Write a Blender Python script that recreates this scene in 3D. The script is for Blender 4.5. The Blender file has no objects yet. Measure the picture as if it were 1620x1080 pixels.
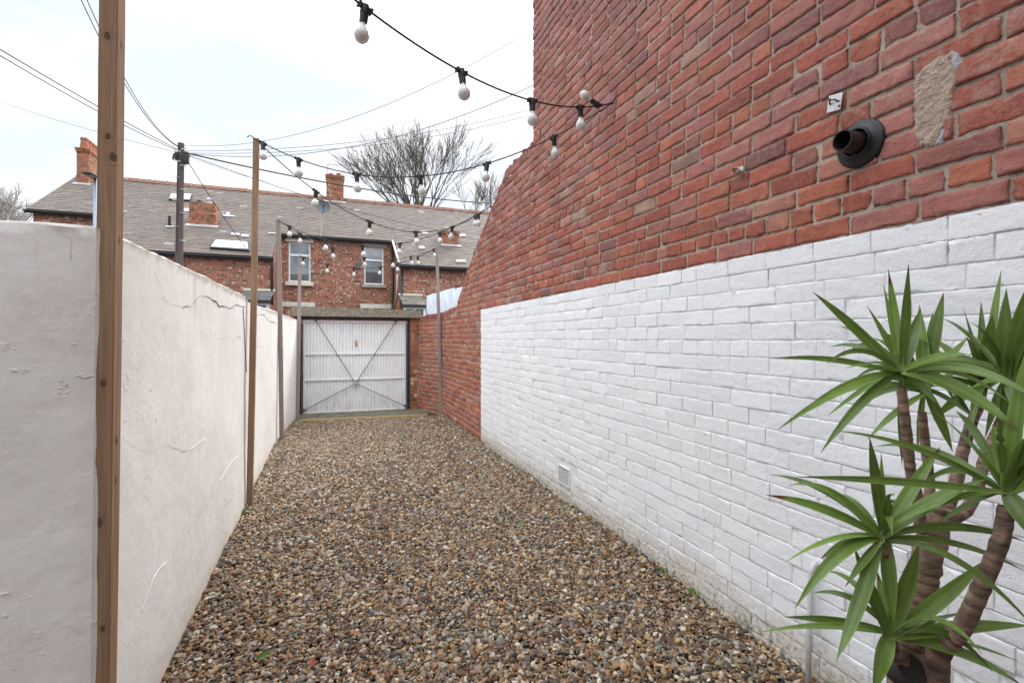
import bpy, math, random
import numpy as np
from mathutils import Vector, Matrix, noise
random.seed(7); rng = np.random.default_rng(7)
scene = bpy.context.scene
R = math.radians

# ------------------------------------------------------------------ camera
TH = R(19.97); FPX = 765.0; CX, CY = 810.0, 536.0; EYE = 1.6
cam_d = bpy.data.cameras.new('camera'); cam = bpy.data.objects.new('camera', cam_d)
scene.collection.objects.link(cam); scene.camera = cam
cam.location = (0, 0, EYE); cam.rotation_euler = (R(90), 0, -TH)
cam_d.lens = 17.0; cam_d.sensor_width = 36; cam_d.shift_y = -4/1620
cam_d.clip_start = 0.05; cam_d.clip_end = 1500

# ------------------------------------------------------------------ sky, sun, exposure
SUN_EL, SUN_AZ = 38.0, 40.0          # azimuth measured from +Y towards +X
w = bpy.data.worlds.new('World'); scene.world = w; w.use_nodes = True
nt = w.node_tree; nt.nodes.clear()
def wn(t, **k):
    n = nt.nodes.new(t)
    for a, b in k.items(): setattr(n, a, b)
    return n
wo = wn('ShaderNodeOutputWorld'); bg = wn('ShaderNodeBackground'); bg.inputs[1].default_value = 0.12
sky = wn('ShaderNodeTexSky', sky_type='NISHITA', sun_disc=False)
sky.sun_elevation = R(SUN_EL); sky.sun_rotation = R(SUN_AZ); sky.dust_density = 3; sky.air_density = 1
tc = wn('ShaderNodeTexCoord'); mp = wn('ShaderNodeMapping'); mp.inputs['Scale'].default_value = (1, 1, 3.2)
nz = wn('ShaderNodeTexNoise'); nz.inputs['Scale'].default_value = 2.3; nz.inputs['Detail'].default_value = 7; nz.inputs['Roughness'].default_value = .55
rp = wn('ShaderNodeValToRGB'); rp.color_ramp.elements[0].position = .36; rp.color_ramp.elements[0].color = (.93,.93,.93,1); rp.color_ramp.elements[1].position = .62; rp.color_ramp.elements[1].color = (.97,.97,.97,1)
mx = wn('ShaderNodeMix', data_type='RGBA')
L = nt.links.new
cl = wn('ShaderNodeMix', data_type='RGBA'); cl.inputs[6].default_value = (4.75, 5.2, 5.75, 1); cl.inputs[7].default_value = (6.1, 6.2, 6.3, 1)
nz2 = wn('ShaderNodeTexNoise'); nz2.inputs['Scale'].default_value = 3.4; nz2.inputs['Detail'].default_value = 8; nz2.inputs['Roughness'].default_value = .5
mr = wn('ShaderNodeMapRange'); mr.inputs[1].default_value = .40; mr.inputs[2].default_value = .62
dt = wn('ShaderNodeVectorMath', operation='DOT_PRODUCT'); dt.inputs[1].default_value = (.1, -.15, .98)   # overcast skies are brightest overhead
mg = wn('ShaderNodeMapRange'); mg.inputs[1].default_value = .30; mg.inputs[2].default_value = .85; mg.inputs[3].default_value = .84; mg.inputs[4].default_value = 2.75
vs = wn('ShaderNodeVectorMath', operation='SCALE')
L(mp.outputs[0], nz2.inputs['Vector']); L(nz2.outputs[0], mr.inputs[0]); L(mr.outputs[0], cl.inputs[0]); L(tc.outputs['Generated'], dt.inputs[0]); L(dt.outputs['Value'], mg.inputs[0])
L(cl.outputs[2], vs.inputs[0]); L(mg.outputs[0], vs.inputs['Scale']); L(vs.outputs[0], mx.inputs[7])
L(tc.outputs['Generated'], mp.inputs[0]); L(mp.outputs[0], nz.inputs['Vector']); L(nz.outputs[0], rp.inputs[0])
L(rp.outputs[0], mx.inputs[0]); L(sky.outputs[0], mx.inputs[6]); L(mx.outputs[2], bg.inputs[0]); L(bg.outputs[0], wo.inputs[0])
sd = bpy.data.lights.new('sun', 'SUN'); sd.energy = 1.4; sd.angle = R(16); sd.color = (1, .95, .88)
so = bpy.data.objects.new('sun', sd); scene.collection.objects.link(so)
sdir = Vector((math.sin(R(SUN_AZ))*math.cos(R(SUN_EL)), math.cos(R(SUN_AZ))*math.cos(R(SUN_EL)), math.sin(R(SUN_EL))))
so.rotation_euler = sdir.to_track_quat('Z', 'Y').to_euler(); so.location = (6, 8, 12)
scene.view_settings.view_transform = 'Standard'; scene.view_settings.look = 'None'
scene.view_settings.exposure = 0.93; scene.view_settings.gamma = 1
scene.render.resolution_x = 1024; scene.render.resolution_y = 682
scene.render.engine = 'CYCLES'
scene.cycles.max_bounces = 6

# ------------------------------------------------------------------ helpers
def P(u, v, X=None, Y=None, d=None, Z=None):
    """world point seen at photo pixel u, v lying on a plane / at a depth"""
    a = (u-CX)/FPX; b = (CY-v)/FPX
    dr = Vector((math.sin(TH)+math.cos(TH)*a, math.cos(TH)-math.sin(TH)*a, b))
    if X is not None: s = X/dr.x
    elif Y is not None: s = Y/dr.y
    elif Z is not None: s = (Z-EYE)/dr.z
    else: s = d
    return Vector((0, 0, EYE)) + dr*s
def roofP(u, v, off=0.0):
    """point on the terrace's rear roof slope z = .64*Y - 8.38"""
    a = (u-CX)/FPX; b = (CY-v)/FPX
    dr = Vector((math.sin(TH)+math.cos(TH)*a, math.cos(TH)-math.sin(TH)*a, b))
    s = (-8.38+off-EYE)/(dr.z-.64*dr.y)
    return Vector((0, 0, EYE)) + dr*s

def link(o, parent=None):
    scene.collection.objects.link(o)
    if parent is not None:
        o.parent = parent
        o.matrix_parent_inverse = Matrix.Translation(-parent.location) if parent.location.length else Matrix()
    return o
def tag(o, label=None, cat=None, group=None, kind=None):
    if label: o['label'] = label
    if cat: o['category'] = cat
    if group: o['group'] = group
    if kind: o['kind'] = kind
    return o
def empty(name, loc, label, cat, group=None):
    o = bpy.data.objects.new(name, None); o.empty_display_size = .1; o.location = loc
    scene.collection.objects.link(o); return tag(o, label, cat, group)

class MB:
    def __init__(s): s.v = []; s.f = []; s.c = []
    def add(s, vs, fs, col=None):
        b = len(s.v); s.v += [tuple(p) for p in vs]; s.f += [tuple(i+b for i in f) for f in fs]
        s.c += [col or (1, 1, 1)]*len(vs)
    def box(s, a, b, col=None):
        x0, y0, z0 = a; x1, y1, z1 = b
        s.add([(x0,y0,z0),(x1,y0,z0),(x1,y1,z0),(x0,y1,z0),(x0,y0,z1),(x1,y0,z1),(x1,y1,z1),(x0,y1,z1)],
              [(0,3,2,1),(4,5,6,7),(0,1,5,4),(1,2,6,5),(2,3,7,6),(3,0,4,7)], col)
    def obox(s, c, ax, ay, az, col=None):
        c = Vector(c); vs = []
        for sz in (-1,1):
            for sx, sy in ((-1,-1),(1,-1),(1,1),(-1,1)): vs.append(c+ax*sx+ay*sy+az*sz)
        s.add(vs, [(0,3,2,1),(4,5,6,7),(0,1,5,4),(1,2,6,5),(2,3,7,6),(3,0,4,7)], col)
    def bar(s, p, q, w, h, up=Vector((0,0,1)), col=None):
        p = Vector(p); q = Vector(q); t = (q-p).normalized()
        if abs(t.dot(up)) > .98: up = Vector((0,1,0))
        a = t.cross(up).normalized(); b = a.cross(t).normalized()
        s.obox((p+q)/2, a*w/2, t*(q-p).length/2, b*h/2, col)
    def tube(s, pts, r, n=8, cap=True, col=None):
        pts = [Vector(p) for p in pts]
        if not hasattr(r, '__len__'): r = [r]*len(pts)
        vs = []; fs = []
        t = (pts[1]-pts[0]).normalized(); ref = Vector((0,0,1)) if abs(t.z) < .9 else Vector((1,0,0))
        a = t.cross(ref).normalized()
        for i, p in enumerate(pts):
            t = (pts[min(i+1,len(pts)-1)]-pts[max(i-1,0)]).normalized()
            a = (a - t*a.dot(t)).normalized(); b = t.cross(a)
            for k in range(n):
                g = 2*math.pi*k/n; vs.append(p + (a*math.cos(g)+b*math.sin(g))*r[i])
        for i in range(len(pts)-1):
            for k in range(n):
                k2 = (k+1) % n; fs.append((i*n+k, i*n+k2, (i+1)*n+k2, (i+1)*n+k))
        if cap: fs.append(tuple(range(n))[::-1]); fs.append(tuple((len(pts)-1)*n+k for k in range(n)))
        s.add(vs, fs, col)
    def lathe(s, o, axis, prof, n=24, col=None):
        """prof: list of (distance along axis, radius)"""
        o = Vector(o); t = Vector(axis).normalized(); ref = Vector((0,0,1)) if abs(t.z) < .9 else Vector((1,0,0))
        a = t.cross(ref).normalized(); b = t.cross(a); vs = []; fs = []
        for d, r in prof:
            for k in range(n):
                g = 2*math.pi*k/n; vs.append(o+t*d+(a*math.cos(g)+b*math.sin(g))*max(r, 1e-4))
        for i in range(len(prof)-1):
            for k in range(n):
                k2 = (k+1) % n; fs.append((i*n+k, i*n+k2, (i+1)*n+k2, (i+1)*n+k))
        s.add(vs, fs, col)
    def build(s, name, mat, parent=None, smooth=False, bevel=0, col=False, sharp=None):
        m = bpy.data.meshes.new(name); m.from_pydata(s.v, [], s.f); m.materials.append(mat)
        if col:
            at = m.color_attributes.new('col', 'FLOAT_COLOR', 'POINT')
            at.data.foreach_set('color', np.c_[np.array(s.c), np.ones(len(s.c))].astype(np.float32).ravel())
        if smooth: m.polygons.foreach_set('use_smooth', [True]*len(m.polygons))
        m.update()
        o = bpy.data.objects.new(name, m); link(o, parent)
        if sharp:
            try: m.set_sharp_from_angle(angle=R(sharp))
            except Exception: pass
        if bevel:
            bv = o.modifiers.new('bevel', 'BEVEL'); bv.width = bevel; bv.segments = 2; bv.limit_method = 'ANGLE'
        return o

def np_mesh(name, V, F, C, mat, parent=None, smooth=True):
    """V (n,3), F (m,k) same-size faces, C (n,3) colours"""
    m = bpy.data.meshes.new(name); k = F.shape[1]
    m.vertices.add(len(V)); m.vertices.foreach_set('co', V.astype(np.float32).ravel())
    m.loops.add(F.size); m.loops.foreach_set('vertex_index', F.astype(np.int32).ravel())
    m.polygons.add(len(F)); m.polygons.foreach_set('loop_start', (np.arange(len(F))*k).astype(np.int32))
    m.polygons.foreach_set('loop_total', np.full(len(F), k, np.int32))
    m.polygons.foreach_set('use_smooth', np.full(len(F), smooth))
    if C is not None:
        at = m.color_attributes.new('col', 'FLOAT_COLOR', 'POINT')
        at.data.foreach_set('color', np.c_[C, np.ones(len(C))].astype(np.float32).ravel())
    m.materials.append(mat); m.update(calc_edges=True); m.validate()
    return link(bpy.data.objects.new(name, m), parent)

# ------------------------------------------------------------------ materials
class Mat:
    def __init__(s, name, rough=.7, spec=.4):
        s.m = bpy.data.materials.new(name); s.m.use_nodes = True; s.t = s.m.node_tree
        s.b = s.t.nodes['Principled BSDF']; s.b.inputs['Roughness'].default_value = rough
        s.b.inputs['Specular IOR Level'].default_value = spec
        s.tc = s.t.nodes.new('ShaderNodeTexCoord')
    def link(s, a, b): s.t.links.new(a, b)
    def set(s, sock, v):
        if hasattr(v, 'links') or isinstance(v, bpy.types.NodeSocket): s.link(v, sock)
        else: sock.default_value = v
    def noise(s, scale, detail=4, rough=.55, mapping=None, vec=None, out=0, dist=0):
        n = s.t.nodes.new('ShaderNodeTexNoise'); n.inputs['Scale'].default_value = scale
        n.inputs['Detail'].default_value = detail; n.inputs['Roughness'].default_value = rough; n.inputs['Distortion'].default_value = dist
        s.link(s.map(mapping, vec), n.inputs['Vector']); return n.outputs[out]
    def map(s, scale=None, vec=None, loc=None, rot=None):
        vec = vec or s.tc.outputs['Object']
        if scale is None and loc is None and rot is None: return vec
        m = s.t.nodes.new('ShaderNodeMapping'); s.link(vec, m.inputs[0])
        if scale: m.inputs['Scale'].default_value = scale
        if loc: m.inputs['Location'].default_value = loc
        if rot: m.inputs['Rotation'].default_value = rot
        return m.outputs[0]
    def voro(s, scale, mapping=None, feat='F1', out='Distance', rnd=1, vec=None):
        n = s.t.nodes.new('ShaderNodeTexVoronoi'); n.feature = feat; n.inputs['Scale'].default_value = scale
        n.inputs['Randomness'].default_value = rnd
        s.link(s.map(mapping, vec), n.inputs['Vector']); return n.outputs[out]
    def ramp(s, v, lo, hi, c0=(0,0,0), c1=(1,1,1)):
        n = s.t.nodes.new('ShaderNodeMapRange'); n.inputs[1].default_value = lo; n.inputs[2].default_value = hi; s.link(v, n.inputs[0])
        if c0 == (0,0,0) and c1 == (1,1,1): return n.outputs[0]
        return s.mix(n.outputs[0], c0, c1)
    def mix(s, f, a, b, mode='MIX'):
        n = s.t.nodes.new('ShaderNodeMix'); n.data_type = 'RGBA'; n.blend_type = mode
        for i, v in ((0, f), (6, a), (7, b)):
            if isinstance(v, (tuple, list)): n.inputs[i].default_value = (*v, 1)
            elif isinstance(v, (int, float)): n.inputs[i].default_value = v
            else: s.link(v, n.inputs[i])
        return n.outputs[2]
    def math(s, op, a, b=0.0, c=None):
        n = s.t.nodes.new('ShaderNodeMath'); n.operation = op
        for i, v in enumerate((a, b) if c is None else (a, b, c)):
            if isinstance(v, (int, float)): n.inputs[i].default_value = v
            else: s.link(v, n.inputs[i])
        return n.outputs[0]
    def xyz(s, vec=None):
        n = s.t.nodes.new('ShaderNodeSeparateXYZ'); s.link(vec or s.tc.outputs['Object'], n.inputs[0]); return n.outputs
    def comb(s, x, y, z):
        n = s.t.nodes.new('ShaderNodeCombineXYZ')
        for i, v in enumerate((x, y, z)):
            if isinstance(v, (int, float)): n.inputs[i].default_value = v
            else: s.link(v, n.inputs[i])
        return n.outputs[0]
    def attr(s, name='col'):
        n = s.t.nodes.new('ShaderNodeAttribute'); n.attribute_name = name; return n.outputs['Color']
    def bump(s, h, dist=.01, strength=1.0, prev=None):
        n = s.t.nodes.new('ShaderNodeBump'); n.inputs['Strength'].default_value = strength; n.inputs['Distance'].default_value = dist
        s.link(h, n.inputs['Height'])
        if prev is not None: s.link(prev, n.inputs['Normal'])
        return n.outputs[0]
    def col(s, c):
        if isinstance(c, (tuple, list)): s.b.inputs['Base Color'].default_value = (*c, 1)
        else: s.link(c, s.b.inputs['Base Color'])
        return s
    def nrm(s, n): s.link(n, s.b.inputs['Normal']); return s
    def rgh(s, v): s.set(s.b.inputs['Roughness'], v); return s

def plain(name, c, rough=.6, metal=0, var=.25, scale=30, bump=0.0, spec=.4):
    m = Mat(name, rough, spec); n = m.noise(scale, 5)
    m.col(m.mix(m.ramp(n, .3, .7), tuple(x*(1-var) for x in c), tuple(min(1, x*(1+var*.6)) for x in c)))
    m.b.inputs['Metallic'].default_value = metal
    if bump: m.nrm(m.bump(m.noise(scale*2, 6), bump))
    return m.m

PAINT_Z = 2.05; PAINT_Y = 7.19
def paint_mask(m):
    x = m.xyz(); n1 = m.noise(9, 5)
    yy = m.math('ADD', x[1], m.math('MULTIPLY', m.math('SUBTRACT', n1, .5), .03))
    zz = m.math('ADD', x[2], m.math('MULTIPLY', m.math('SUBTRACT', n1, .5), .035))
    k = m.math('MULTIPLY', m.ramp(yy, PAINT_Y+.004, PAINT_Y-.004), m.ramp(zz, PAINT_Z+.003, PAINT_Z-.003))
    bare = m.ramp(m.noise(26, 7, .7), .70, .715)              # tiny chips where the paint has come off
    return m.math('MULTIPLY', k, m.math('SUBTRACT', 1.0, bare))
def painted(m):
    x = m.xyz()
    c = m.mix(m.ramp(m.noise(2.2, 5), .35, .7), (.84, .85, .875), (.885, .89, .90))
    scuff = m.math('MULTIPLY', m.ramp(m.noise(1.9, 4), .50, .66), m.ramp(m.noise(48, 8, .8), .48, .72))
    c = m.mix(m.math('MULTIPLY', scuff, .30), c, (.40, .41, .42))
    dirt = m.math('MULTIPLY', m.ramp(m.noise(3.2, 4), .46, .60), m.ramp(m.noise(19, 8, .78, (1, 1, 1.8)), .58, .70))
    c = m.mix(m.math('MULTIPLY', dirt, .6), c, (.27, .25, .23))
    low = m.math('MULTIPLY', m.ramp(m.math('ADD', x[2], m.math('MULTIPLY', m.noise(3.5, 5), .34)), .44, .16), 1.0)
    c = m.mix(m.math('MULTIPLY', low, .75), c, (.58, .50, .37))
    spl = m.math('MULTIPLY', m.ramp(m.math('ADD', x[2], m.math('MULTIPLY', m.noise(9, 7, .75), .5)), .52, .26), m.ramp(m.noise(40, 6, .75), .46, .6))
    c = m.mix(m.math('MULTIPLY', spl, .7), c, (.16, .12, .07))
    moss = m.math('MULTIPLY', m.ramp(m.math('ADD', x[2], m.math('MULTIPLY', m.noise(6, 6), .22)), .25, .13), m.ramp(m.noise(24, 6, .7), .5, .62))
    c = m.mix(moss, c, (.10, .12, .04))
    return c

def brick_near():
    m = Mat('red_brick', .8, .25)
    a = m.attr()
    pat = m.noise(7, 6, .65, (1, 1, 2.2)); fine = m.noise(70, 6, .7); str_ = m.noise(22, 4, .6, (1, 1.4, .45), dist=1.2)
    c = m.mix(m.ramp(pat, .35, .68), m.mix(1, a, (.78, .72, .80), 'MULTIPLY'), m.mix(1, a, (1.12, 1.16, 1.12), 'MULTIPLY'))
    c = m.mix(m.math('MULTIPLY', m.ramp(str_, .56, .72), .5), c, (.46, .22, .15))
    c = m.mix(m.math('MULTIPLY', m.ramp(m.noise(11, 5, .6), .60, .74), .55), c, (.13, .055, .065))
    c = m.mix(m.math('MULTIPLY', m.ramp(m.noise(34, 8, .78), .54, .74), .6), c, (.42, .34, .28))
    c = m.mix(m.math('MULTIPLY', m.ramp(m.noise(55, 3, .6), .70, .76), .8), c, (.06, .03, .03))
    c = m.mix(m.math('MULTIPLY', m.ramp(fine, .35, .7), .16), c, (.5, .3, .25))
    c = m.mix(m.math('MULTIPLY', m.math('MULTIPLY', m.ramp(m.noise(.7, 5, .6), .52, .66), m.ramp(m.noise(13, 6, .7), .42, .62)), .30), c, (.13, .085, .085))
    c = m.mix(m.math('MULTIPLY', m.math('MULTIPLY', m.ramp(m.noise(1.1, 4, .6, None, m.map(loc=(5, 5, 5))), .54, .68), m.ramp(m.noise(24, 7, .75), .46, .62)), .4), c, (.55, .46, .40))
    mk = paint_mask(m); m.col(m.mix(mk, c, painted(m)))
    h = m.math('ADD', m.math('MULTIPLY', m.noise(28, 7, .65), .8), m.math('MULTIPLY', m.noise(110, 4, .7), .25))
    pit = m.ramp(m.voro(42), .16, .05); h = m.math('SUBTRACT', h, m.math('MULTIPLY', m.math('MULTIPLY', pit, m.ramp(m.noise(9), .5, .6)), .5))
    m.nrm(m.bump(m.math('MULTIPLY', h, m.math('SUBTRACT', 1.0, m.math('MULTIPLY', mk, .5))), .013, 1)); m.rgh(m.math('SUBTRACT', .85, m.math('MULTIPLY', mk, .28)))
    return m.m
def mortar_near():
    m = Mat('sandy_mortar', .95, .1)
    c = m.mix(m.ramp(m.noise(5, 6), .3, .7), (.38, .32, .255), (.62, .53, .435))
    c = m.mix(m.math('MULTIPLY', m.ramp(m.noise(60, 5, .7), .5, .75), .5), c, (.13, .10, .08))
    mk = paint_mask(m); m.col(m.mix(mk, c, m.mix(1, painted(m), (.985, .985, .985), 'MULTIPLY')))
    m.nrm(m.bump(m.noise(65, 7, .75), .012, 1)); return m.m
def brick_far(name, base, mortar, specks=.5, axis='x'):
    m = Mat(name, .9, .2); x = m.xyz()
    hx = x[0] if axis == 'x' else x[1]
    v = m.comb(hx, x[2], 0)
    b = m.t.nodes.new('ShaderNodeTexBrick'); m.link(v, b.inputs['Vector']); b.offset = .5; b.squash = 1
    for k, val in (('Scale', 1.0), ('Mortar Size', .008), ('Mortar Smooth', .3), ('Bias', 0), ('Brick Width', .262), ('Row Height', .0915)): b.inputs[k].default_value = val
    b.inputs['Color1'].default_value = (0,0,0,1); b.inputs['Color2'].default_value = (1,1,1,1); b.inputs['Mortar'].default_value = (.5,.5,.5,1)
    k = b.outputs['Color']
    c = m.mix(k, tuple(q*.62 for q in base), tuple(q*1.35 for q in base))
    c = m.mix(m.math('MULTIPLY', m.ramp(m.noise(3, 6, .7), .4, .7), .5), c, (base[0]*1.2, base[1]*2.1, base[2]*2.0))
    cell = m.t.nodes.new('ShaderNodeTexWhiteNoise'); cell.noise_dimensions = '2D'
    row = m.math('FLOOR', m.math('DIVIDE', x[2], .0915)); cl = m.math('FLOOR', m.math('ADD', m.math('DIVIDE', hx, .131), m.math('MULTIPLY', row, .5)))
    m.link(m.comb(cl, row, 0), cell.inputs['Vector'])
    cell2 = m.t.nodes.new('ShaderNodeTexWhiteNoise'); cell2.noise_dimensions = '2D'
    m.link(m.comb(m.math('FLOOR', m.math('DIVIDE', hx, .075)), row, 0), cell2.inputs['Vector'])
    sp = m.math('MULTIPLY', m.ramp(m.math('ADD', cell2.outputs[0], m.math('MULTIPLY', m.noise(1.1, 5, .7), .5)), 1.17-.08*specks, 1.22), .75)
    c = m.mix(m.math('MULTIPLY', sp, m.ramp(m.noise(14, 5, .7), .38, .52)), c, (.66, .56, .45))
    dk = m.ramp(cell.outputs[0], .14, .05); c = m.mix(m.math('MULTIPLY', dk, .6), c, (.05, .03, .03))
    c = m.mix(b.outputs['Fac'], c, mortar)
    m.col(c); m.nrm(m.bump(m.math('SUBTRACT', m.math('MULTIPLY', m.noise(25, 5), .5), b.outputs['Fac']), .012, 1))
    return m.m
def plaster():
    m = Mat('white_render', .85, .2); x = m.xyz()
    c = m.mix(m.ramp(m.noise(1.1, 6, .6), .35, .68), (.745, .742, .722), (.84, .838, .82))
    c = m.mix(m.math('MULTIPLY', m.ramp(m.noise(14, 7, .72, (1, 1, .4)), .55, .8), .22), c, (.45, .41, .37))
    streak = m.math('MULTIPLY', m.ramp(m.noise(9, 3, .5, (1, 1, .07)), .56, .72), m.ramp(m.math('ADD', x[2], m.math('MULTIPLY', m.noise(2), .6)), 1.5, 2.3))
    c = m.mix(m.math('MULTIPLY', streak, .45), c, (.42, .39, .35))
    low = m.ramp(m.math('ADD', x[2], m.math('MULTIPLY', m.noise(5, 5), .2)), .26, .08)
    c = m.mix(m.math('MULTIPLY', low, .6), c, (.62, .53, .36))
    top = m.ramp(m.math('ADD', x[2], m.math('MULTIPLY', m.noise(9, 6, .7), .12)), 1.995, 2.03)
    c = m.mix(m.math('MULTIPLY', top, .6), c, (.33, .30, .25))
    pin = m.ramp(m.voro(9), .045, .02); c = m.mix(m.math('MULTIPLY', pin, m.ramp(m.noise(3), .5, .6)), c, (.2, .16, .13))
    m.col(c)
    h = m.math('ADD', m.math('MULTIPLY', m.noise(3.5, 4, .5), 1.6), m.math('ADD', m.math('MULTIPLY', m.noise(13, 7, .6), .38), m.math('MULTIPLY', m.noise(90, 4, .7), .05)))
    lump = m.math('MULTIPLY', m.ramp(m.noise(11, 5, .62, (1, 1, 1.5)), .60, .66), m.ramp(m.noise(1.5, 3), .48, .60))
    nx_ = m.ramp(m.xyz()[1], 2.0, 1.985); h = m.math('ADD', h, m.math('MULTIPLY', lump, m.math('ADD', .22, m.math('MULTIPLY', nx_, .5))))
    m.nrm(m.bump(h, .0085, 1)); return m.m
def timber(name, c0, c1, knots=(), gray=0):
    m = Mat(name, .8, .2); x = m.xyz(); kd = None
    for k in knots:
        dx, dy, dz = m.math('SUBTRACT', x[0], k[0]), m.math('SUBTRACT', x[1], k[1]), m.math('MULTIPLY', m.math('SUBTRACT', x[2], k[2]), .62)
        v = m.t.nodes.new('ShaderNodeVectorMath'); v.operation = 'LENGTH'; m.link(m.comb(dx, dy, dz), v.inputs[0])
        q = m.math('DIVIDE', v.outputs['Value'], k[3]); kd = q if kd is None else m.math('MINIMUM', kd, q)
    zz = m.math('MULTIPLY', m.math('ADD', x[2], m.math('MULTIPLY', m.noise(1.3, 3, .5), .6)), .03)
    if kd is not None: wv = m.math('DIVIDE', .010, m.math('ADD', m.math('POWER', kd, 1.4), .6)); px = m.math('ADD', x[0], wv)
    else: px = x[0]
    g = m.noise(120, 5, .6, None, m.comb(px, x[1], zz), 0, .5); g2 = m.noise(38, 3, .5, None, m.comb(px, x[1], zz), 0, .3)
    c = m.mix(m.ramp(g, .3, .72), c0, c1); c = m.mix(m.math('MULTIPLY', m.ramp(g2, .48, .62), .35), c, tuple(q*.62 for q in c0))
    c = m.mix(m.math('MULTIPLY', m.ramp(m.noise(3, 4, .6, (1, 1, .4)), .4, .75), .4), c, tuple(q*.7 for q in c0))
    c = m.mix(m.math('MULTIPLY', m.ramp(m.noise(260, 2, .5), .62, .72), .4), c, tuple(q*.5 for q in c0))
    if gray: c = m.mix(gray, c, (.34, .31, .31))
    h = g
    if kd is not None:
        kd = m.math('MULTIPLY', kd, m.math('ADD', .6, m.math('MULTIPLY', m.noise(30, 3, .6), .8)))
        rings = m.ramp(m.math('SINE', m.math('MULTIPLY', kd, 9.0)), -.1, .9)
        c = m.mix(m.math('MULTIPLY', m.ramp(kd, 2.6, 1.2), m.math('MULTIPLY', rings, .6)), c, tuple(q*.42 for q in c0))
        c = m.mix(m.ramp(kd, 1.15, .5), c, tuple(q*.40 for q in c0)); h = m.math('SUBTRACT', g, m.ramp(kd, 1.1, .8))
    m.col(c); m.nrm(m.bump(h, .002, 1)); return m.m
def gravel_mat():
    m = Mat('pebbles', .48, .45); a = m.attr()
    c = m.mix(m.ramp(m.noise(60, 5, .7), .35, .7), m.mix(1, a, (.7, .68, .66), 'MULTIPLY'), m.mix(1, a, (1.2, 1.2, 1.2), 'MULTIPLY'))
    m.col(c); m.nrm(m.bump(m.noise(160, 4), .002)); return m.m
def leafmat(name='yucca_leaf'):
    m = Mat(name, .36, .42); a = m.attr()
    c = m.mix(m.ramp(m.noise(30, 5, .6, (1, 1, .6)), .35, .7), m.mix(1, a, (.82, .85, .8), 'MULTIPLY'), m.mix(1, a, (1.12, 1.1, 1.05), 'MULTIPLY'))
    m.col(c); m.nrm(m.bump(m.noise(90, 4), .0012))
    tr = m.t.nodes.new('ShaderNodeBsdfTranslucent'); m.link(c, tr.inputs[0]); ms = m.t.nodes.new('ShaderNodeMixShader'); ms.inputs[0].default_value = .22
    out = m.t.nodes['Material Output']; m.link(m.b.outputs[0], ms.inputs[1]); m.link(tr.outputs[0], ms.inputs[2]); m.link(ms.outputs[0], out.inputs[0])
    return m.m
def attrmat(name, rough=.8, mott=.3, scale=12, bump=.004, spec=.25):
    m = Mat(name, rough, spec); a = m.attr()
    c = m.mix(m.ramp(m.noise(scale, 6, .65), .3, .7), m.mix(1, a, (1-mott,)*3, 'MULTIPLY'), m.mix(1, a, (1+mott,)*3, 'MULTIPLY'))
    m.col(c); m.nrm(m.bump(m.noise(scale*3, 5), bump)); return m.m
def glass(name, c=(.30, .36, .40)):
    m = Mat(name, .06, .8); x = m.xyz()
    m.col(m.mix(m.ramp(m.noise(1.2, 3), .4, .65), tuple(q*.5 for q in c), c)); return m.m

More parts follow.
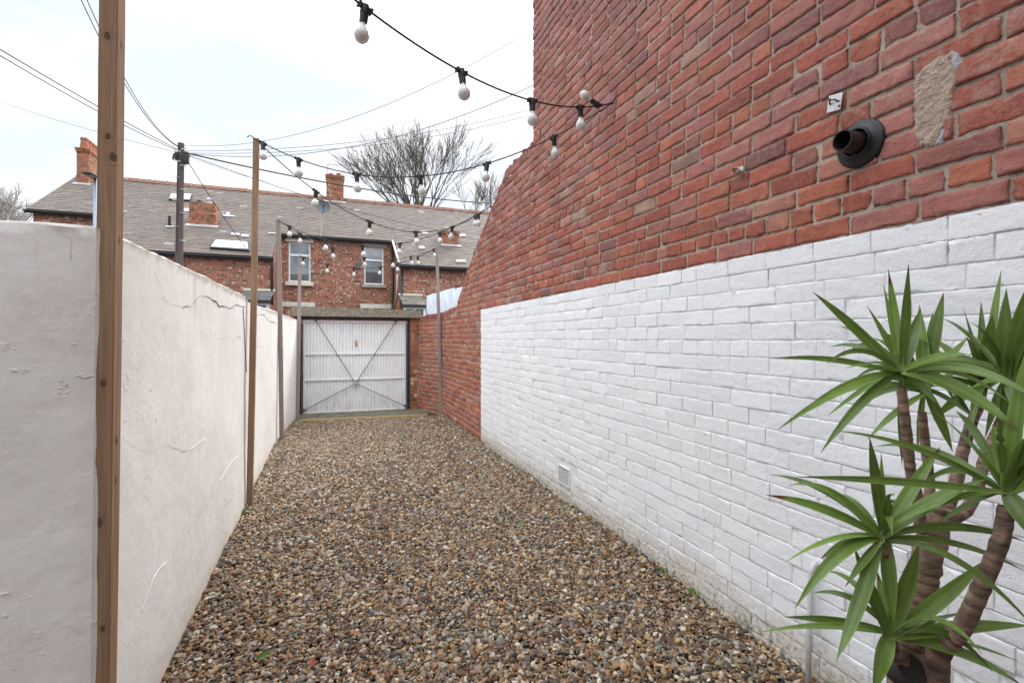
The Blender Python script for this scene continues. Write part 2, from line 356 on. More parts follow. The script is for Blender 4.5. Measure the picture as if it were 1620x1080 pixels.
M = dict(patchg=plain('grey_filler', (.46,.46,.47), .85, var=.25, scale=50, bump=.01),ridget=attrmat('ridge_tile', .85),
    brick=brick_near(), mortar=mortar_near(), plaster=plaster(),
    bfar=brick_far('terrace_brick', (.32, .108, .072), (.44, .36, .28), 1.2), bfar_y=brick_far('terrace_side_brick', (.31, .115, .065), (.40, .32, .25), .6, 'y'),
    bchim=brick_far('chimney_brick', (.31, .105, .062), (.30, .22, .16), .1), bchim_y=brick_far('chimney_side_brick', (.36, .13, .068), (.36, .25, .18), .1, 'y'),
    wood=timber('sawn_timber', (.235, .140, .085), (.355, .235, .155)),
    wood2=timber('weathered_timber', (.28, .21, .175), (.42, .345, .30), gray=.3),
    wood3=timber('yellow_timber', (.42, .30, .14), (.60, .46, .25)),
    slate=attrmat('roof_slate', .62, .22, 6, .004, .35), pebble=gravel_mat(), leaf=leafmat(),
    white=plain('white_gloss_paint', (.80, .81, .83), .35, var=.05, scale=4),
    doorw=plain('white_door_enamel', (.87, .88, .89), .35, var=.07, scale=3),
    cream=plain('cream_stone_paint', (.72, .68, .58), .7, var=.15, scale=8, bump=.003),
    black=plain('black_plastic', (.016, .016, .018), .45, var=.2),
    gutter=plain('black_gutter', (.025, .022, .024), .4),
    steel=plain('dull_steel', (.10, .09, .10), .5, .3, .3, 20),
    galv=plain('galvanised_plate', (.62, .62, .60), .35, .5, .15, 40),
    rust=plain('rusty_steel', (.13, .075, .05), .7, .3, .4, 60, .003),
    frame=plain('brown_frame', (.065, .05, .05), .6, var=.4, scale=8),
    concrete=plain('pebbly_concrete', (.30, .255, .20), .95, var=.5, scale=26, bump=.02),
    stone=plain('grey_stone', (.40, .37, .32), .9, var=.25, scale=9, bump=.004),
    conc2=plain('damp_concrete', (.16, .145, .10), .8, var=.5, scale=5, bump=.006),
    lead=plain('lead_flashing', (.42, .43, .45), .5, .2, .2, 8),
    terra=plain('terracotta', (.36, .135, .075), .8, var=.25, scale=6, bump=.002),
    flue=plain('black_flue', (.017, .018, .021), .45, var=.8, scale=14),
    flueb=plain('brown_flue_pipe', (.032, .022, .02), .38, var=.3, scale=10),
    soil=plain('dark_soil', (.05, .035, .025), .95, var=.4, scale=30, bump=.01),
    bark=plain('pale_bark', (.115, .09, .07), .9, var=.4, scale=3),
    barkl=plain('frosty_bark', (.50, .46, .43), .9, var=.3, scale=3),
    pole=timber('creosoted_pole', (.085, .062, .055), (.17, .13, .125)),
    glass=glass('window_glass'), glassd=glass('dark_glass', (.10, .115, .13)), glassl=glass('skylight_glass', (.55, .57, .60)),
    corr=plain('pale_corrugated_sheet', (.55, .58, .63), .55, .1, .22, 5),
    asphalt=plain('lane_asphalt', (.055, .053, .05), .9, var=.3, scale=20, bump=.004),
    bed=plain('gravel_bed', (.055, .038, .025), .95, var=.5, scale=40, bump=.01),
    pot=plain('grey_planter', (.12, .12, .125), .6, var=.2, scale=20, bump=.002),
    patch=plain('rough_render_patch', (.50, .385, .31), .95, var=.22, scale=30, bump=.022),
    crack=plain('dark_crack', (.055, .046, .04), .95, var=.5, scale=60), ridge=plain('plaster_filler', (.82, .80, .78), .8, var=.05),  # crack: the cracks' own dark tone
    peat=plain('blue_lamp_column', (.28, .34, .42), .45, .3),
)
def doormat():
    m = Mat('stained_door_enamel', .38, .4); x = m.xyz()
    c = m.mix(m.ramp(m.noise(3, 4), .3, .7), (.83, .84, .86), (.89, .90, .91))
    low = m.math('MULTIPLY', m.ramp(m.math('ADD', x[2], m.math('MULTIPLY', m.noise(7, 5, .6, (1, 1, .3)), .9)), .95, .35), m.ramp(m.noise(16, 6, .7, (1, 1, .25)), .42, .66))
    c = m.mix(m.math('MULTIPLY', low, .55), c, (.42, .36, .27))
    c = m.mix(m.math('MULTIPLY', m.ramp(m.noise(13, 5, .6, (1, 1, .08)), .60, .70), .3), c, (.40, .36, .32))
    c = m.mix(m.math('MULTIPLY', m.ramp(m.noise(42, 3), .73, .76), .8), c, (.20, .09, .04))
    m.col(c); m.nrm(m.bump(m.noise(2.5, 3), .03)); return m.m
def slatemat():
    m = Mat('weathered_slate', .65, .3); a = m.attr()
    c = m.mix(m.ramp(m.noise(9, 6, .7), .3, .7), m.mix(1, a, (.74, .74, .74), 'MULTIPLY'), m.mix(1, a, (1.25, 1.22, 1.18), 'MULTIPLY'))
    c = m.mix(m.math('MULTIPLY', m.ramp(m.noise(.9, 6, .7), .50, .68), .45), c, (.115, .10, .075))
    c = m.mix(m.math('MULTIPLY', m.math('MULTIPLY', m.ramp(m.noise(.5, 4), .48, .6), m.ramp(m.noise(12, 6, .75), .56, .68)), .6), c, (.26, .235, .19))
    m.col(c); m.nrm(m.bump(m.noise(20, 5), .004)); return m.m
M['doorw'] = doormat(); M['slate'] = slatemat()
def bulbmat():
    m = Mat('frosted_bulb', .16, .6); m.col((.66, .65, .64)); m.b.inputs['Transmission Weight'].default_value = 0
    m.b.inputs['IOR'].default_value = 1.2; m.b.inputs['Coat Weight'].default_value = .5; return m.m
M['bulb'] = bulbmat()
def trunkmat():
    m = Mat('yucca_bark', .75, .3); a = m.attr()
    c = m.mix(m.ramp(m.noise(22, 6, .7, (1, 1, 2.5)), .3, .7), m.mix(1, a, (.6, .55, .5), 'MULTIPLY'), m.mix(1, a, (1.3, 1.25, 1.2), 'MULTIPLY'))
    c = m.mix(m.math('MULTIPLY', m.ramp(m.noise(60, 4, .6, (1, 1, 3)), .6, .72), .6), c, (.05, .03, .022))
    m.col(c); m.nrm(m.bump(m.noise(45, 6, .7, (1, 1, 3.5)), .004)); return m.m
M['trunk'] = trunkmat()

# ------------------------------------------------------------------ ground
def sheet(name, x0, x1, y0, y1, z, mat, n=1, kind='structure'):
    mb = MB(); mb.add([(x0,y0,z),(x1,y0,z),(x1,y1,z),(x0,y1,z)], [(0,1,2,3)])
    return tag(mb.build(name, mat), kind=kind)
sheet('ground', -400, 400, -300, 600, -.05, M['asphalt'])
sheet('gravel_bed', -3, 2.1, -3, 10.78, -.012, M['bed'])

def ico(sub):
    t = (1+5**.5)/2
    V = [(-1,t,0),(1,t,0),(-1,-t,0),(1,-t,0),(0,-1,t),(0,1,t),(0,-1,-t),(0,1,-t),(t,0,-1),(t,0,1),(-t,0,-1),(-t,0,1)]
    F = [(0,11,5),(0,5,1),(0,1,7),(0,7,10),(0,10,11),(1,5,9),(5,11,4),(11,10,2),(10,7,6),(7,1,8),(3,9,4),(3,4,2),(3,2,6),(3,6,8),(3,8,9),(4,9,5),(2,4,11),(6,2,10),(8,6,7),(9,8,1)]
    V = [np.array(v)/np.linalg.norm(v) for v in V]
    for _ in range(sub):
        mid = {}; nf = []
        def g(a, b):
            k = (min(a,b), max(a,b))
            if k not in mid: p = V[a]+V[b]; V.append(p/np.linalg.norm(p)); mid[k] = len(V)-1
            return mid[k]
        for a, b, c in F:
            ab, bc, ca = g(a,b), g(b,c), g(c,a); nf += [(a,ab,ca),(b,bc,ab),(c,ca,bc),(ab,bc,ca)]
        F = nf
    return np.array(V), np.array(F)
PAL = np.array([(.36,.34,.31),(.52,.49,.44),(.22,.215,.21),(.42,.33,.22),(.34,.20,.09),(.44,.28,.13),(.14,.085,.05),(.62,.58,.51),(.25,.145,.07),(.10,.09,.085),(.47,.36,.22),(.36,.17,.08),(.17,.15,.13)])
PW = np.array([8,9,6,13,9,7,15,9,11,7,9,4,7], float); PW /= PW.sum()
def pebbles(pts, sub, sc, name_list):
    V0, F0 = ico(sub); n = len(pts)
    var = []
    for k in range(14):
        q = V0.copy(); dd = 1+.16*np.sin(q @ rng.normal(size=3)*2.2+rng.random()*6)+.10*np.sin(q @ rng.normal(size=3)*4+rng.random()*6)
        var.append(q*dd[:, None])
    var = np.array(var); base = var[rng.integers(0, 14, n)]
    s = np.exp(rng.normal(0, .36, n))*sc; s = np.clip(s, sc*.45, sc*1.9)
    ax = np.c_[s*rng.uniform(.95,1.45,n), s*rng.uniform(.75,1.05,n), s*rng.uniform(.42,.75,n)]
    q = base*ax[:, None, :]
    a = rng.random(n)*6.283; tx = rng.normal(0,.38,n); ty = rng.normal(0,.38,n)
    def rot(q, i, j, a):
        c, s_ = np.cos(a)[:,None], np.sin(a)[:,None]; x, y = q[:,:,i].copy(), q[:,:,j].copy()
        q[:,:,i] = c*x-s_*y; q[:,:,j] = s_*x+c*y
    rot(q,1,2,tx); rot(q,0,2,ty); rot(q,0,1,a)
    q += pts[:, None, :]
    C = PAL[rng.choice(len(PAL), n, p=PW)]*np.array([1.05,.98,.88])*rng.uniform(.34,1.10,(n,1))
    V = q.reshape(-1,3); F = (F0[None]+(np.arange(n)*len(V0))[:,None,None]).reshape(-1,3)
    return V, F, np.repeat(C, len(V0), 0)
def wall_x_right(y):      # inner face of the right-hand wall
    return np.where(y < 9.98, 2.1, 2.1-(y-9.98)*.33)
def lxb(y): return np.interp(y, [2, 2.6, 3.6, 5, 6.2, 7.2, 8.2, 9.2, 10.0, 10.9], [-.765, -.765, -.778, -.806, -.838, -.862, -.868, -.835, -.785, -.745])
EA, EB = P(474, 664.5, Z=.035), P(672, 656.0, Z=.035)
def scatter(x0, x1, y0, y1, sp, jit=.5, keep=1.0):
    xs, ys = np.meshgrid(np.arange(x0, x1, sp), np.arange(y0, y1, sp)); p = np.c_[xs.ravel(), ys.ravel()]
    p += rng.uniform(-jit, jit, p.shape)*sp
    if keep < 1: p = p[rng.random(len(p)) < keep]
    edge = EA.y+(EB.y-EA.y)*(p[:,0]-EA.x)/(EB.x-EA.x)-.04
    ok = (p[:,0] < wall_x_right(p[:,1])-.006) & (p[:,1] < edge) & ((p[:,0] > lxb(p[:,1])+.012) | (p[:,1] < 1.95))
    return p[ok]
def gz(p, base):
    e = np.minimum(p[:,0]-lxb(p[:,1]), wall_x_right(p[:,1])-p[:,0]); e = np.clip(e, 0, 1)
    und = .012*np.sin(p[:,0]*2.1+1)*np.sin(p[:,1]*1.3)+.008*np.sin(p[:,0]*5+p[:,1]*3.1)
    return np.c_[p, base+und+.02*np.exp(-e/.12)+rng.uniform(-.004,.008,len(p))]
near = [gz(scatter(-1.7, 2.11, .9, 3.6, .0165), .000), gz(scatter(-1.7, 2.11, .9, 3.6, .023, .85), .008)]
far = [gz(scatter(-.88, 2.11, 3.6, 10.75, .0188), .000), gz(scatter(-.88, 2.11, 3.6, 10.75, .027, .8), .008)]
parts = [pebbles(np.vstack(near), 2, .0093, 0), pebbles(np.vstack(far), 1, .0107, 0)]
off = len(parts[0][0])
gv = np_mesh('gravel', np.vstack([parts[0][0], parts[1][0]]), np.vstack([parts[0][1], parts[1][1]+off]), np.vstack([parts[0][2], parts[1][2]]), M['pebble'])
tag(gv, 'loose brown, grey and tan pebbles covering the yard floor', 'gravel', kind='stuff')

# ------------------------------------------------------------------ right-hand brick wall: laid brick by brick
CP, BL = .0915, .263
prof = [(5.085,3.81),(6.02,3.79),(6.25,3.70),(6.81,3.41),(7.25,3.20),(7.69,2.96),(8.3,2.56),(8.95,2.14),(9.98,2.09),(10.9,2.06)]
def ptop(y):
    if y < 5.085: return 7.0
    return float(np.interp(y, [p[0] for p in prof], [p[1] for p in prof]))
VC = P(893, 752, X=2.1); VENT = (VC.y-.122, VC.y+.122, VC.z-.085, VC.z+.085)
def brick_cells(y0, y1, z0off, ztop_fn, seed):
    r = random.Random(seed); out = []
    k = 0; z = PAINT_Z-23*CP
    while z < 7.0:
        off = (k % 2)*BL/2 + r.uniform(-.02,.02); y = y0-off
        hdr = (k % 7 == 3)
        while y < y1:
            l = BL/2 if (hdr or r.random() < .10) else BL
            l += r.uniform(-.007,.007)
            a, b = max(y, y0), min(y+l, y1)
            if VENT[0] < b and a < VENT[1] and VENT[2] < z+CP*.9 and z+CP*.1 < VENT[3]: 
                y += l; continue
            if b-a > .03 and ztop_fn((a+b)/2) > z+CP*.75: out.append((a, b, z, z+CP))
            y += l
        z += CP; k += 1
    return out
REPL = (P(1447, 180, X=2.1).y-.03, P(1380, 180, X=2.1).y+.02, P(1420, 262, X=2.1).z, P(1400, 130, X=2.1).z)
def brick_colour(r, y, z):
    t = r.random()
    up = min(1, max(0, (z-2.6)/2.2))
    if t < .34: c = (.35,.098,.066)
    elif t < .60: c = (.40,.128,.074)
    elif t < .86: c = (.335,.130,.108)
    elif t < .90: c = (.245,.105,.098)
    elif t < .975: c = (.38,.165,.115)
    else: c = (.33,.20,.15)
    if REPL[0] < y < REPL[1] and REPL[2] < z < REPL[3]: c = (.40,.155,.125)
    if y > 7.2: c = (c[0]*1.02, c[1]*1.08, c[2]*1.0)
    mauve = (.37,.175,.155); k = .6*up
    c = tuple(a*(1-k)+b*k for a, b in zip(c, mauve)); s = r.uniform(.84,1.30)
    return tuple(q*s for q in c)
def lay_bricks(cells, fx, name, parent, seed, axis_fn=None):
    """every brick is a little rounded, irregular grid; fx(y) gives the face plane"""
    r = random.Random(seed); Vs = []; Fs = []; Cs = []; base = 0
    for (a, b, z0, z1) in cells:
        yc, zc = (a+b)/2, (z0+z1)/2
        pt = yc < PAINT_Y and zc < PAINT_Z
        nearf = yc < 3.6 and zc < 4.4
        nx = max(3, int((b-a)/(.024 if nearf else .06))); nz_ = 5 if nearf else 3
        g = .0072 if not pt else .0022
        g0, g1, h0, h1 = [g*r.uniform(.55,1.5) for _ in range(4)]
        ys = np.linspace(a+g0, b-g1, nx+1); zs = np.linspace(z0+h0, z1-h1, nz_+1)
        e = .0038 if not pt else .004
        ysf = np.r_[ys[0]-.001, ys[0]+e*.25, ys[0]+e, ys[1:-1], ys[-1]-e, ys[-1]-e*.25, ys[-1]+.001]
        zsf = np.r_[zs[0]-.001, zs[0]+e*.25, zs[0]+e, zs[1:-1], zs[-1]-e, zs[-1]-e*.25, zs[-1]+.001]
        ny, nzz = len(ysf), len(zsf)
        Y, Z = np.meshgrid(ysf, zsf)
        prot = r.uniform(-.0025,.0035) if not pt else r.uniform(-.0008,.0016)
        dep = np.full(Y.shape, prot)
        ring = np.minimum(np.minimum(np.arange(ny)[None,:], (ny-1-np.arange(ny))[None,:]), np.minimum(np.arange(nzz)[:,None], (nzz-1-np.arange(nzz))[:,None]))
        dep = dep - np.where(ring == 0, .014 if not pt else .0042, np.where(ring == 1, .0022 if not pt else .0006, 0))
        wob = (.0027 if nearf else .0026) if not pt else .0012
        dep = dep + rng.normal(0, .0007, Y.shape)*(ring > 1) + (Y-yc)*r.uniform(-.02,.02) + (Z-zc)*r.uniform(-.05,.05)
        Y = Y + rng.normal(0, wob, Y.shape)*(ring <= 2); Z = Z + rng.normal(0, wob, Z.shape)*(ring <= 2)
        Z = Z + (Y-yc)*r.uniform(-.016,.016)
        if not pt and r.random() < .28:      # knocked-off corner
            cy, cz = (a, b)[r.random() < .5], (z0, z1)[r.random() < .5]
            dd = np.hypot(Y-cy, Z-cz); dep = dep-np.clip(.035-dd, 0, .03)*.45
        X = fx(Y)-dep
        Vs.append(np.c_[X.ravel(), Y.ravel(), Z.ravel()])
        i, j = np.meshgrid(np.arange(ny-1), np.arange(nzz-1)); q = (j*ny+i).ravel()+base
        Fs.append(np.c_[q, q+ny, q+ny+1, q+1]); Cs.append(np.tile(brick_colour(r, yc, zc), (ny*nzz, 1))); base += ny*nzz
    return np_mesh(name, np.vstack(Vs), np.vstack(Fs), np.vstack(Cs), M['brick'], parent)
flatx = lambda y: np.full_like(y, 2.1)
bendx = lambda y: wall_x_right(y)
house = empty('brick_house', (2.1, 2, 0), 'tall red brick house gable wall on the right, its lower part painted white', 'house')
ALL = brick_cells(-1.0, 11.02, 0, lambda y: 7.0 if y < 5.085 else ptop(y)-.03, 3)
cellsA = [c for c in ALL if (c[0]+c[1])/2 < 5.085 and c[2] < 3.70]+[(a, min(b, 5.085), z0, z1) for a, b, z0, z1 in brick_cells(-1.0, 5.085, 0, lambda y: 7.0, 3) if z0 >= 3.70]
lay_bricks(cellsA, flatx, 'brickwork', house, 5)
def grid_face(fx, y0, y1, z0, top, dy, dz, rec):
    ys = np.arange(y0, y1+dy*.5, dy); nz_ = 40
    V = []; 
    for y in ys:
        t = top(y); x = float(fx(np.array([y]))[0])
        for k in range(nz_+1):
            z = z0+(t-z0)*k/nz_; V.append((x+rec(y, z), y, z))
    F = [(i*(nz_+1)+k, i*(nz_+1)+k+1, (i+1)*(nz_+1)+k+1, (i+1)*(nz_+1)+k) for i in range(len(ys)-1) for k in range(nz_)]
    return V, F, ys
def mortar_rec(y, z):
    return (.0032 if (y < PAINT_Y and z < PAINT_Z) else .0070)+noise.noise(Vector((y*9, z*9, 0)))*(.0002 if (y < PAINT_Y and z < PAINT_Z) else .0014)
mb = MB(); V, F, ys = grid_face(flatx, -1.0, 5.085, -.05, lambda y: 7.0, .06, 0, mortar_rec); mb.add(V, F)
mb.box((2.12, -3, -.05), (6, 5.085, 7.0)); mb.build('mortar', M['mortar'], house)
# added wall and door behind the camera, unseen, to shade the near yard
mb = MB(); yb0 = -1.7
mb.box((-3.2, yb0-.3, 2.35), (2.095, yb0, 6.2)); mb.box((-3.2, yb0-.3, -.05), (-.9, yb0, 2.35)); mb.box((1.3, yb0-.3, -.05), (2.095, yb0, 2.35)); mb.build('rear_wall', M['bchim'], house)
mb = MB(); mb.box((-.9, yb0-.2, .05), (-.82, yb0-.1, 2.35)); mb.box((1.22, yb0-.2, .05), (1.3, yb0-.1, 2.35)); mb.box((.16, yb0-.2, .05), (.24, yb0-.1, 2.35)); mb.box((-.82, yb0-.2, 2.27), (1.22, yb0-.1, 2.35)); mb.box((-.82, yb0-.2, .05), (1.22, yb0-.1, .14))
dr = mb.build('door', M['white'], house)  # glazed door in the added unseen wall
mb = MB(); mb.box((-.82, yb0-.17, .14), (1.22, yb0-.16, 2.27)); mb.build('pane', M['glassd'], dr)
gw = empty('garden_wall', (2.1, 8, 0), 'raked red brick garden wall stepping down from the tall house towards the garage door', 'wall')
cellsB = [c for c in ALL if (c[0]+c[1])/2 >= 5.085 and c[2] < 3.70]
lay_bricks(cellsB, bendx, 'brickwork', gw, 6)
mb = MB(); V, F, ys = grid_face(bendx, 5.085, 11.02, -.05, lambda y: ptop(max(y, 5.09))-.045, .085, 0, mortar_rec); mb.add(V, F)
tops = [(float(bendx(np.array([y]))[0]), y, ptop(max(y, 5.09))-.045) for y in ys]
n = len(tops); V = [(x+.008, y, z) for x, y, z in tops]+[(x+.24, y, z) for x, y, z in tops]+[(x+.24, y, -.05) for x, y, z in tops]
F = [(i, i+1, n+i+1, n+i) for i in range(n-1)]+[(n+i, n+i+1, 2*n+i+1, 2*n+i) for i in range(n-1)]; mb.add(V, F)
mb.build('mortar', M['mortar'], gw)
# coping bricks set on edge along the flat shoulder and the rake
mb = MB(); r = random.Random(11); y = 5.14
while y < 8.9:
    z = ptop(y); sl = (ptop(y+.05)-ptop(y-.05))/.1; a = math.atan(sl)
    t = Vector((0, math.cos(a), math.sin(a))); nn = Vector((0, -math.sin(a), math.cos(a)))
    hh = .058 if y < 6.1 else .03
    c = Vector((2.1+.118+r.uniform(-.006,.006), y, z))+nn*(r.uniform(-.02,.012)+(-.02 if y < 6.1 else -.035))
    mb.obox(c, Vector((.118,0,0)), t*(.034 if y < 6.1 else .058), nn*hh*r.uniform(.85,1.15), tuple(q*.8 for q in brick_colour(r, y, 4)))
    y += (.082 if y < 6.1 else .135)*math.cos(a)
mb.build('coping', M['brick'], gw, bevel=.006, col=True)
mb = MB(); y = 9.0
while y < 10.95:
    x = float(bendx(np.array([y]))[0]); mb.obox((x+.115+r.uniform(-.008,.008), y, ptop(y)+r.uniform(-.01,.02)), Vector((.117,0,0)), Vector((0,.043,0)), Vector((0,0,.06)), tuple(q*.8 for q in brick_colour(r, y, 3))); y += .098
mb.build('coping', M['brick'], gw, bevel=.006, col=True)

# air brick in the painted wall
c = P(893, 752, X=2.1)
HW, HH = .118, .088
mb = MB()
def bx(mb, y0, y1, z0, z1, x0=-.012, x1=.004): mb.box((c.x+x0, c.y+y0, c.z+z0), (c.x+x1, c.y+y1, c.z+z1))
bx(mb, -HW, HW, HH-.012, HH); bx(mb, -HW, HW, -HH, -HH+.012); bx(mb, -HW, -HW+.012, -HH+.012, HH-.012); bx(mb, HW-.012, HW, -HH+.012, HH-.012)
for i in range(1, 7): yy = -HW+.012+(2*HW-.024)*i/7; bx(mb, yy-.0032, yy+.0032, -HH+.012, HH-.012, -.010)
for i in range(1, 6): zz = -HH+.012+(2*HH-.024)*i/6; bx(mb, -HW+.012, HW-.012, zz-.0032, zz+.0032, -.0085)
av = mb.build('air_vent', M['white'], house); tag(av, 'white air brick with rows of square holes near the ground')
mb = MB(); bx(mb, -HW+.006, HW-.006, -HH+.006, HH-.006, -.001, .002); mb.build('dark_backing', M['black'], av)  # thin black sheet painting the shade behind the vent holes

# rough mortar patch and replacement bricks beside the flue
def patch(poly, x, mat, name, parent, seed=1, amp=.003, thick=.006):
    """a ragged smear of mortar: a fine height field that thins out to nothing at its edge"""
    ps = np.array([(p.y, p.z) for p in (P(u, v, X=2.1) for u, v in poly)]); sp = .0038
    ys = np.arange(ps[:,0].min()-.02, ps[:,0].max()+.02, sp); zs = np.arange(ps[:,1].min()-.02, ps[:,1].max()+.02, sp)
    Y, Z = np.meshgrid(ys, zs); inside = np.zeros(Y.shape, bool); dist = np.full(Y.shape, 9.)
    for k in range(len(ps)):
        (a, b), (c, d) = ps[k], ps[(k+1) % len(ps)]
        cr = ((b > Z) != (d > Z)) & (Y < (c-a)*(Z-b)/((d-b) or 1e-9)+a); inside ^= cr
        t = np.clip(((Y-a)*(c-a)+(Z-b)*(d-b))/((c-a)**2+(d-b)**2), 0, 1); dist = np.minimum(dist, np.hypot(Y-(a+t*(c-a)), Z-(b+t*(d-b))))
    sd_ = np.where(inside, dist, -dist); H = np.zeros(Y.shape)
    for a in range(Y.shape[0]):
        for b in range(Y.shape[1]):
            v = Vector((Y[a,b]*22, Z[a,b]*22, seed)); e = noise.noise(v)*amp*2+noise.noise(v*3)*amp
            H[a,b] = min(thick, max(-.012, (sd_[a,b]+e)*.9))+(noise.noise(v*2.3)*.0016+noise.noise(v*5)*.0010+noise.noise(v*11)*.0006)
    V = [(x+thick*.5-H[a,b], Y[a,b], Z[a,b]) for a in range(Y.shape[0]) for b in range(Y.shape[1])]; n = Y.shape[1]
    F = [(a*n+b, (a+1)*n+b, (a+1)*n+b+1, a*n+b+1) for a in range(Y.shape[0]-1) for b in range(n-1) if max(H[a,b], H[a+1,b], H[a,b+1], H[a+1,b+1]) > -.009]
    used = sorted({i for f in F for i in f}); mp_ = {o: k for k, o in enumerate(used)}
    m = MB(); m.add([V[i] for i in used], [tuple(mp_[i] for i in f) for f in F]); return m.build(name, mat, parent, smooth=True)
patch([(1450,118),(1478,96),(1505,86),(1510,110),(1514,128),(1502,150),(1503,170),(1494,203),(1478,228),(1458,230),(1446,215),(1449,180)], 2.0945, M['patch'], 'mortar_patch', house, 2, .007, .004)
patch([(1506,82),(1517,84),(1521,100),(1512,112),(1505,98)], 2.0962, M['patchg'], 'mortar_patch', house, 5, .002, .002)
patch([(1488,200),(1496,205),(1488,228),(1476,232)], 2.0962, M['patchg'], 'mortar_patch', house, 6, .002, .002)

# flue terminal
c = P(1362, 228, X=2.1); fl = empty('flue_pipe', c, 'black round boiler flue with open pipe sticking out of the red brickwork', 'flue')
ax = Vector((-1, 0, 0))
mb = MB(); mb.lathe(c, ax, [(-.01,.10),(.006,.100),(.010,.098),(.014,.090),(.024,.066),(.030,.062),(.040,.060),(.042,.057),(.036,.054),(.010,.052),(-.01,.05)], 40); mb.build('flange', M['flue'], fl, smooth=True)
mb = MB(); mb.lathe(c, ax, [(-.02,.043),(.112,.043),(.115,.0415),(.115,.0385),(.112,.037),(.0,.037),(.0,.001)], 36); mb.build('pipe', M['flueb'], fl, smooth=True, sharp=35)
mb = MB(); mb.lathe(c, ax, [(.004,.053),(.004,.03)], 24); mb.build('cavity', M['black'], fl)

# hook plate, rusty bracket, eyes that hold the strings
def plate(u, v, label, sc=1.0):
    c = P(u, v, X=2.092); t = empty('hook_plate', c, label, 'hook')
    mb = MB(); mb.obox(c+Vector((-.0015,0,0)), Vector((.0025,0,0)), Vector((0,.032*sc,.006*sc)), Vector((0,-.006*sc,.036*sc))); mb.build('plate', M['galv'], t, bevel=.002)
    mb = MB(); mb.tube([c+Vector((-.003,-.02,-.004)), c+Vector((-.018,-.012,.006)), c+Vector((-.022,.002,.010)), c+Vector((-.016,.014,.008)), c+Vector((-.003,.02,.0))], .0035, 8); mb.build('hook', M['rust'], t, smooth=True)
    for dy, dz in ((.022,.024),(-.022,-.024)):
        mb = MB(); mb.lathe(c+Vector((-.004,dy,dz)), (-1,0,0), [(0,.006),(.002,.005),(.003,.001)], 10); mb.build('screw', M['rust'], t)
plate(1321, 163, 'square galvanised hook plate screwed to brick beside the flue')
c = P(1172, 273, X=2.09); t = empty('wall_bracket', c, 'small rusty bracket on the brick above the white paint', 'bracket')
mb = MB(); mb.obox(c+Vector((-.02,0,0)), Vector((.022,0,0)), Vector((0,.022,0)), Vector((0,0,.003))); mb.obox(c+Vector((-.003,0,.014)), Vector((.003,0,0)), Vector((0,.022,0)), Vector((0,0,.016))); mb.build('plate', M['galv'], t, bevel=.001)
mb = MB(); mb.tube([c+Vector((0,.01,.02)), c+Vector((-.05,.012,.016)), c+Vector((-.055,-.01,-.006))], .005, 8); mb.build('hook', M['rust'], t, smooth=True)
c = P(889, 187, X=2.1)

# white cable conduit
mb = MB(); p = P(1284, 905, X=2.07); q = P(1278, 1066, X=2.045); p.y = q.y = (p.y+q.y)/2
mb.tube([p+Vector((.05,0,.05)), p+Vector((.01,0,.03)), p, Vector((2.045,p.y-.004,.25)), Vector((2.04,p.y-.006,-.02))], .0125, 12)
tag(mb.build('conduit', plain('grey_white_pipe', (.62,.62,.63), .4), None, smooth=True), 'thin white conduit pipe down the painted wall beside the yucca', 'pipe')

# ------------------------------------------------------------------ left rendered wall (L-shaped)
def lx(y, z): return float(lxb(y))+.010*z+noise.noise(Vector((0, y*1.1, z*1.3)))*.010+noise.noise(Vector((3, y*5, z*5)))*.0022+.006*math.sin(y*.9)
def ltop(y):
    return float(np.interp(y, [1.9, 4.8, 5.12, 5.26, 5.8, 8.05, 10.5], [1.974, 2.0, 2.0, 1.962, 1.965, 2.02, 1.985]))+noise.noise(Vector((y*3, 9, 1)))*.008+noise.noise(Vector((y*14, 2, 1)))*.005
def ly(x, z): return 1.972+noise.noise(Vector((x*1.3, 7, z*1.1)))*.008+noise.noise(Vector((x*6, 5, z*6)))*.003
wall = empty('rendered_wall', (-.8, 2, 0), 'long white rendered boundary wall with cracks, turning a corner at its near end', 'wall')
mb = MB(); ys = np.linspace(2.0, 10.98, 240); NZ = 60; V = []
for y in ys:
    t = ltop(y)
    for k in range(NZ+1):
        z = -.06+(t-.012+.06)*k/NZ; V.append((lx(y, z), y, z))
    V.append((lx(y, t)-.016, y, t)); V.append((lx(y, t)-.12, y, t+.008+noise.noise(Vector((y*8,0,4)))*.006)); V.append((lx(y, t)-.23, y, t-.004)); V.append((lx(y, t)-.235, y, -.06))
K = NZ+5
F = [(i*K+k, i*K+k+1, (i+1)*K+k+1, (i+1)*K+k)[::-1] for i in range(len(ys)-1) for k in range(K-1)]
F.append(tuple(range((len(ys)-1)*K, len(ys)*K)))
mb.add(V, F)
xs = np.linspace(-.768, -3.0, 70); V = []
for x in xs:
    t = 1.974+noise.noise(Vector((x*4, 3, 1)))*.010
    for k in range(NZ+1):
        z = -.06+(t-.012+.06)*k/NZ; V.append((x+.010*z, ly(x, z)+(0 if x < -.775 else .006), z))
    xq = x-.03; V.append((x+.018, ly(x, t)+.014, t)); V.append((xq, ly(x, t)+.12, t+.004)); V.append((xq, ly(x, t)+.24, t-.01)); V.append((xq, ly(x, t)+.24, -.06))
mb.add(V, [(i*K+k, i*K+k+1, (i+1)*K+k+1, (i+1)*K+k) for i in range(len(xs)-1) for k in range(K-1)])
